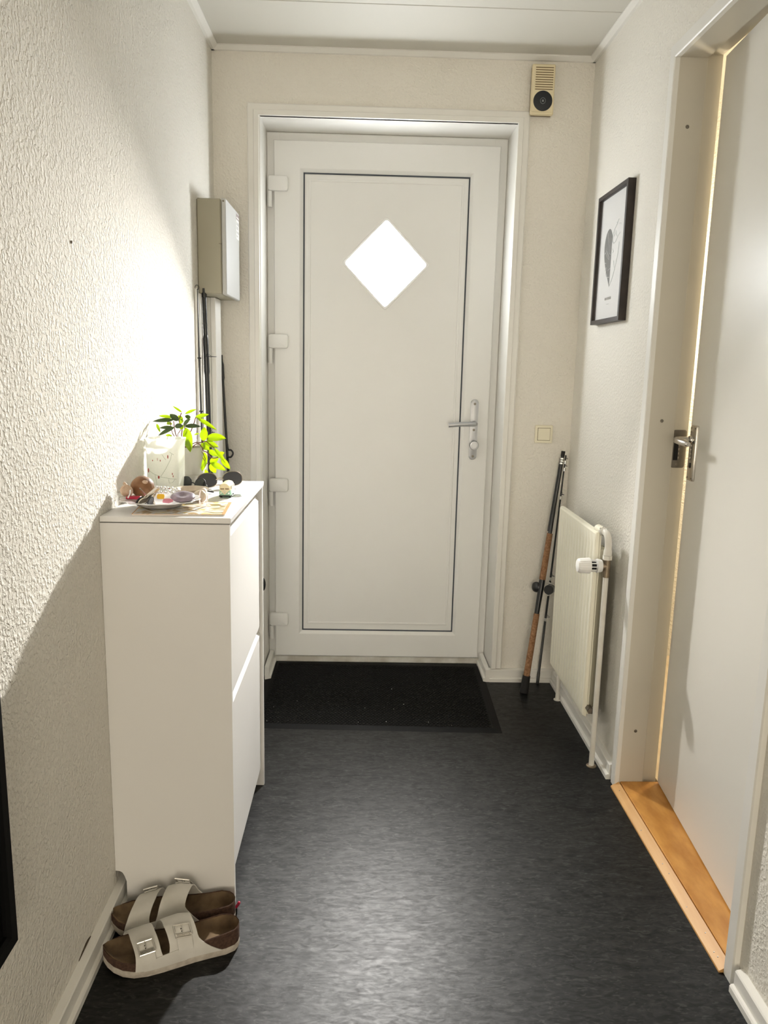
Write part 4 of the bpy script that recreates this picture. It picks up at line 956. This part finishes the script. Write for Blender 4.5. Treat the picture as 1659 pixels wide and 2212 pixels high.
for z0, z1, y1 in ((1.737, 1.747, 2.94), (1.722, 1.733, 2.925), (1.709, 1.717, 2.94), (1.697, 1.703, 2.92)):
    obj('printed_line', bx(nb(), MX + .0006, MX + .0008, 2.892, y1, z0, z1), 'sticker_grey', st)
b = nb(); lathe(b, [(0, .001), (.003, .001), (.0034, 0)], (MX - .008, MY0 - .001, MZ1 - .008), (0, -1, 0), 12); obj('seal_screw', b, 'dark_steel', cv)
obj('cover_latch', bx(nb(), MX - .024, MX - .014, MY0 - .0016, MY0, 1.6405, 1.6425), 'dark_steel', mb)
du = thing('cable_duct', (-.545, 2.85, 0), 'white boxed cable duct running down below the meter box', 'duct')
obj('duct_front', bx(nb(), XL + .0005, -.546, 2.800, 2.905, .0, MZ0 - .0015, .0015), 'trim_white', du)
obj('duct_cover', bx(nb(), -.5455, -.528, 2.802, 2.903, .0, MZ0 - .0015, .0015), 'trim_white', du)
b = nb(); bx(b, XL + .0005, XL + .0085, 2.625, 2.655, .066, 1.495, .001); bx(b, XL + .0005, XL + .012, 2.658, 2.700, .066, 1.4795, .001)
obj('wall_strip', b, 'trim_white', None, None, 'narrow white strip moulding on the wall behind the rods', 'strip')

# ------------------------------------------------------------------ door chime and switch
ch = thing('door_chime', (.61, YB, 2.149), 'yellowed ivory door chime with black disc above the door casing', 'door chime')
cx0, cx1, cz0, cz1 = .5695, .6515, 2.150, 2.3165; yf = YB - .036
obj('housing', bx(nb(), cx0, cx1, yf, YB - .018, cz0, cz1, .003), 'ivory', ch)
obj('back_plate', bx(nb(), cx0 + .003, cx1 - .003, YB - .0178, YB - .0003, cz0 + .004, cz1 - .004), 'slot_brown', ch)
for k in range(10):
    z = cz1 - .012 - k * .0079; obj('sound_slot', bx(nb(), cx0 + .012, cx1 - .007, yf - .0004, yf + .001, z - .0013, z + .0013), 'slot_brown', ch)
dc = V(((cx0 + cx1) / 2 + .001, yf, cz0 + .0455))
b = nb(); lathe(b, [(0, .0015), (.0315, .0015), (.0335, .0008), (.034, 0)], dc, (0, -1, 0), 40); dd = obj('black_disc', b, 'disc_black', ch, 40)
b = nb(); ringtube(b, [dc + V((.0092 * math.cos(a), -.0016, .0098 * math.sin(a))) for a in [2 * math.pi * i / 28 for i in range(28)]], .0008, 5); obj('printed_ring', b, 'disc_print', dd)
b = nb(); bx(b, dc.x - .0033, dc.x + .0033, yf - .0020, yf - .0014, dc.z - .0034, dc.z + .0036, .0003); obj('printed_mark', b, 'disc_print', dd)
obj('lower_lip', bx(nb(), cx0 + .002, cx1 - .004, yf - .003, yf, cz0, cz0 + .008, .001), 'ivory', ch)
sw = thing('light_switch', (.693, YB, .98), 'ivory square light switch on the wall beside the front door', 'light switch')
sx, sz = .693, 1.013
obj('frame', bx(nb(), sx - .0345, sx + .0345, YB - .010, YB - .0003, sz - .0345, sz + .0345, .003, 2), 'ivory_switch', sw)
obj('gap', bx(nb(), sx - .0245, sx + .0245, YB - .0106, YB - .0098, sz - .0245, sz + .0245), 'slot_brown', sw)
obj('rocker', bx(nb(), sx - .0233, sx + .0233, YB - .0145, YB - .0100, sz - .0233, sz + .0233, .0012), 'ivory_switch', sw)

# ------------------------------------------------------------------ framed print on the right wall
pf = thing('picture_frame', (XR - .012, 2.594, 1.413), 'black framed half heart print hanging above the radiator', 'picture')
PF = (2.443, 2.745, 1.413, 1.828); FW = lambda u, v, h: (XR - h, u, v)
for s, nm in (('l', 'frame_side'), ('r', 'frame_side'), ('t', 'frame_side'), ('b', 'frame_side')):
    obj(nm, mitre(nb(), s, PF, [(0, .0005), (0, .0245), (.013, .0245), (.0135, .0235), (.0135, .010), (.0135, .0005)], FW), 'frame_dark', pf)
pp = obj('paper', bx(nb(), XR - .012, XR - .010, PF[0] + .0135, PF[1] - .0135, PF[2] + .0135, PF[3] - .0135), 'paper_white', pf)
obj('glass', bx(nb(), XR - .0152, XR - .0140, PF[0] + .0136, PF[1] - .0136, PF[2] + .0136, PF[3] - .0136), 'picture_glass', pf)
pc = 2.601; hx = XR - .0122      # u measured from the heart's centre line, + = away from the photographer
def heart(t): return None
out = [(0.0, 1.505), (.012, 1.530), (.035, 1.575), (.052, 1.620), (.058, 1.665), (.054, 1.700), (.042, 1.725), (.024, 1.733), (.010, 1.722), (.0, 1.700)]
SQ = lambda u, v: (u * 1.35, 1.622 + (v - 1.622) * .82)
ho = bez([(*SQ(u, v), 0) for u, v in out], 5)
b = nb(); prism(b, [(p.x, p.y) for p in ho], lambda u, v, h: (hx - h, pc + u, v), 0, .0002); hh_ = obj('printed_half_heart', b, 'print_grey', pp)
def pline(L, m, r=.0005, par=None, name='printed_line'):
    b = nb(); tube(b, [(hx - .0004, pc + SQ(u, v)[0], SQ(u, v)[1]) if name == 'printed_line' else (hx - .0004, pc + u, v + .012) for u, v in L], r, 4); obj(name, b, m, par or pp)
for L in ([(.036, 1.722), (.024, 1.68), (.012, 1.635), (.004, 1.632)], [(.057, 1.640), (.046, 1.647), (.022, 1.618), (.010, 1.612), (.016, 1.625), (.040, 1.655)], [(.050, 1.607), (.036, 1.604)], [(.044, 1.575), (.028, 1.588), (.034, 1.562), (.024, 1.548), (.004, 1.545)], [(.018, 1.573), (.002, 1.578)]):
    pline(L, 'paper_white', .0006, hh_)
for L in ([(-.004, 1.680), (-.002, 1.700), (-.014, 1.722), (-.032, 1.738), (-.040, 1.752)], [(-.004, 1.680), (-.014, 1.668), (-.026, 1.672), (-.044, 1.690), (-.058, 1.700)], [(-.040, 1.752), (-.048, 1.750)], [(-.046, 1.735), (-.058, 1.733), (-.062, 1.728)], [(-.010, 1.712), (-.020, 1.705), (-.014, 1.695)], [(-.024, 1.715), (-.030, 1.700), (-.036, 1.690)], [(-.008, 1.650), (-.018, 1.638), (-.010, 1.633)], [(-.022, 1.603), (-.030, 1.575)], [(-.002, 1.51), (-.020, 1.535), (-.038, 1.575), (-.052, 1.625), (-.056, 1.665)], [(-.026, 1.746), (-.030, 1.740)]):
    pline(L, 'print_line', .00045)
for k in range(13):
    if k in (3, 5): continue
    pline([(.032 - k * .0050, 1.4752), (.032 - k * .0050, 1.4830)], 'print_text', .0014, None, 'printed_letter')
for k in range(6): pline([(.014 - k * .0045, 1.4615), (.0118 - k * .0045, 1.4615)], 'print_text', .0006, None, 'printed_letter')

# ------------------------------------------------------------------ black framed panel low on the left wall, wall lamp above
bp_ = thing('wall_panel', (XL + .012, .88, .305), 'tall black framed panel hanging on the wall near the sandals', 'panel')
BR = (.62, 1.107, .340, 1.90); FL = lambda u, v, h: (XL + h, u, v)
for s in 'lrtb': obj('frame_side', mitre(nb(), s, BR, [(0, .0005), (0, .022), (.004, .024), (.022, .024), (.026, .018), (.026, .0005)], FL), 'black_panel', bp_)
obj('panel', bx(nb(), XL + .0005, XL + .012, BR[0] + .026, BR[1] - .026, BR[2] + .026, BR[3] - .026), 'black_panel', bp_)
wlp = thing('wall_lamp', (XL + .03, 1.775, 2.058), 'beige rounded wall lamp high above the shoe cabinet', 'lamp')
b = nb(); lathe(b, [(0, 0), (.030, .003), (.046, .012), (.054, .030), (.056, .10), (0, .10)], (XL + .0575, 1.775, 2.058), (0, 0, 1), 28); obj('shade', b, 'lamp_shade', wlp, 40)
obj('wall_plate', bx(nb(), XL + .0003, XL + .010, 1.737, 1.813, 2.068, 2.155, .003), 'lamp_shade', wlp)
b = nb(); tube(b, bez([(XL + .004, 1.74, 2.10), (XL + .003, 1.738, 2.0), (XL + .003, 1.725, 1.962), (XL + .003, 1.68, 1.975), (XL + .003, 1.60, 2.03)], 6), .0022, 6); obj('cable', b, 'pipe_white', wlp, 60)
# lamp in the side room
sl = thing('ceiling_lamp', (1.62, 2.75, 1.63), 'warm globe lamp hanging in the room behind the side door', 'lamp')
b = nb(); lathe(b, [(.03, 0), (.10, .10), (.105, .12), (.03, .16), (.012, .165), (.012, .728)], (1.62, 2.75, 1.63), (0, 0, 1), 28); obj('shade', b, 'lamp_shade', sl, 40)

for o in bpy.data.objects:
    if 'wl' in o: del o['wl']
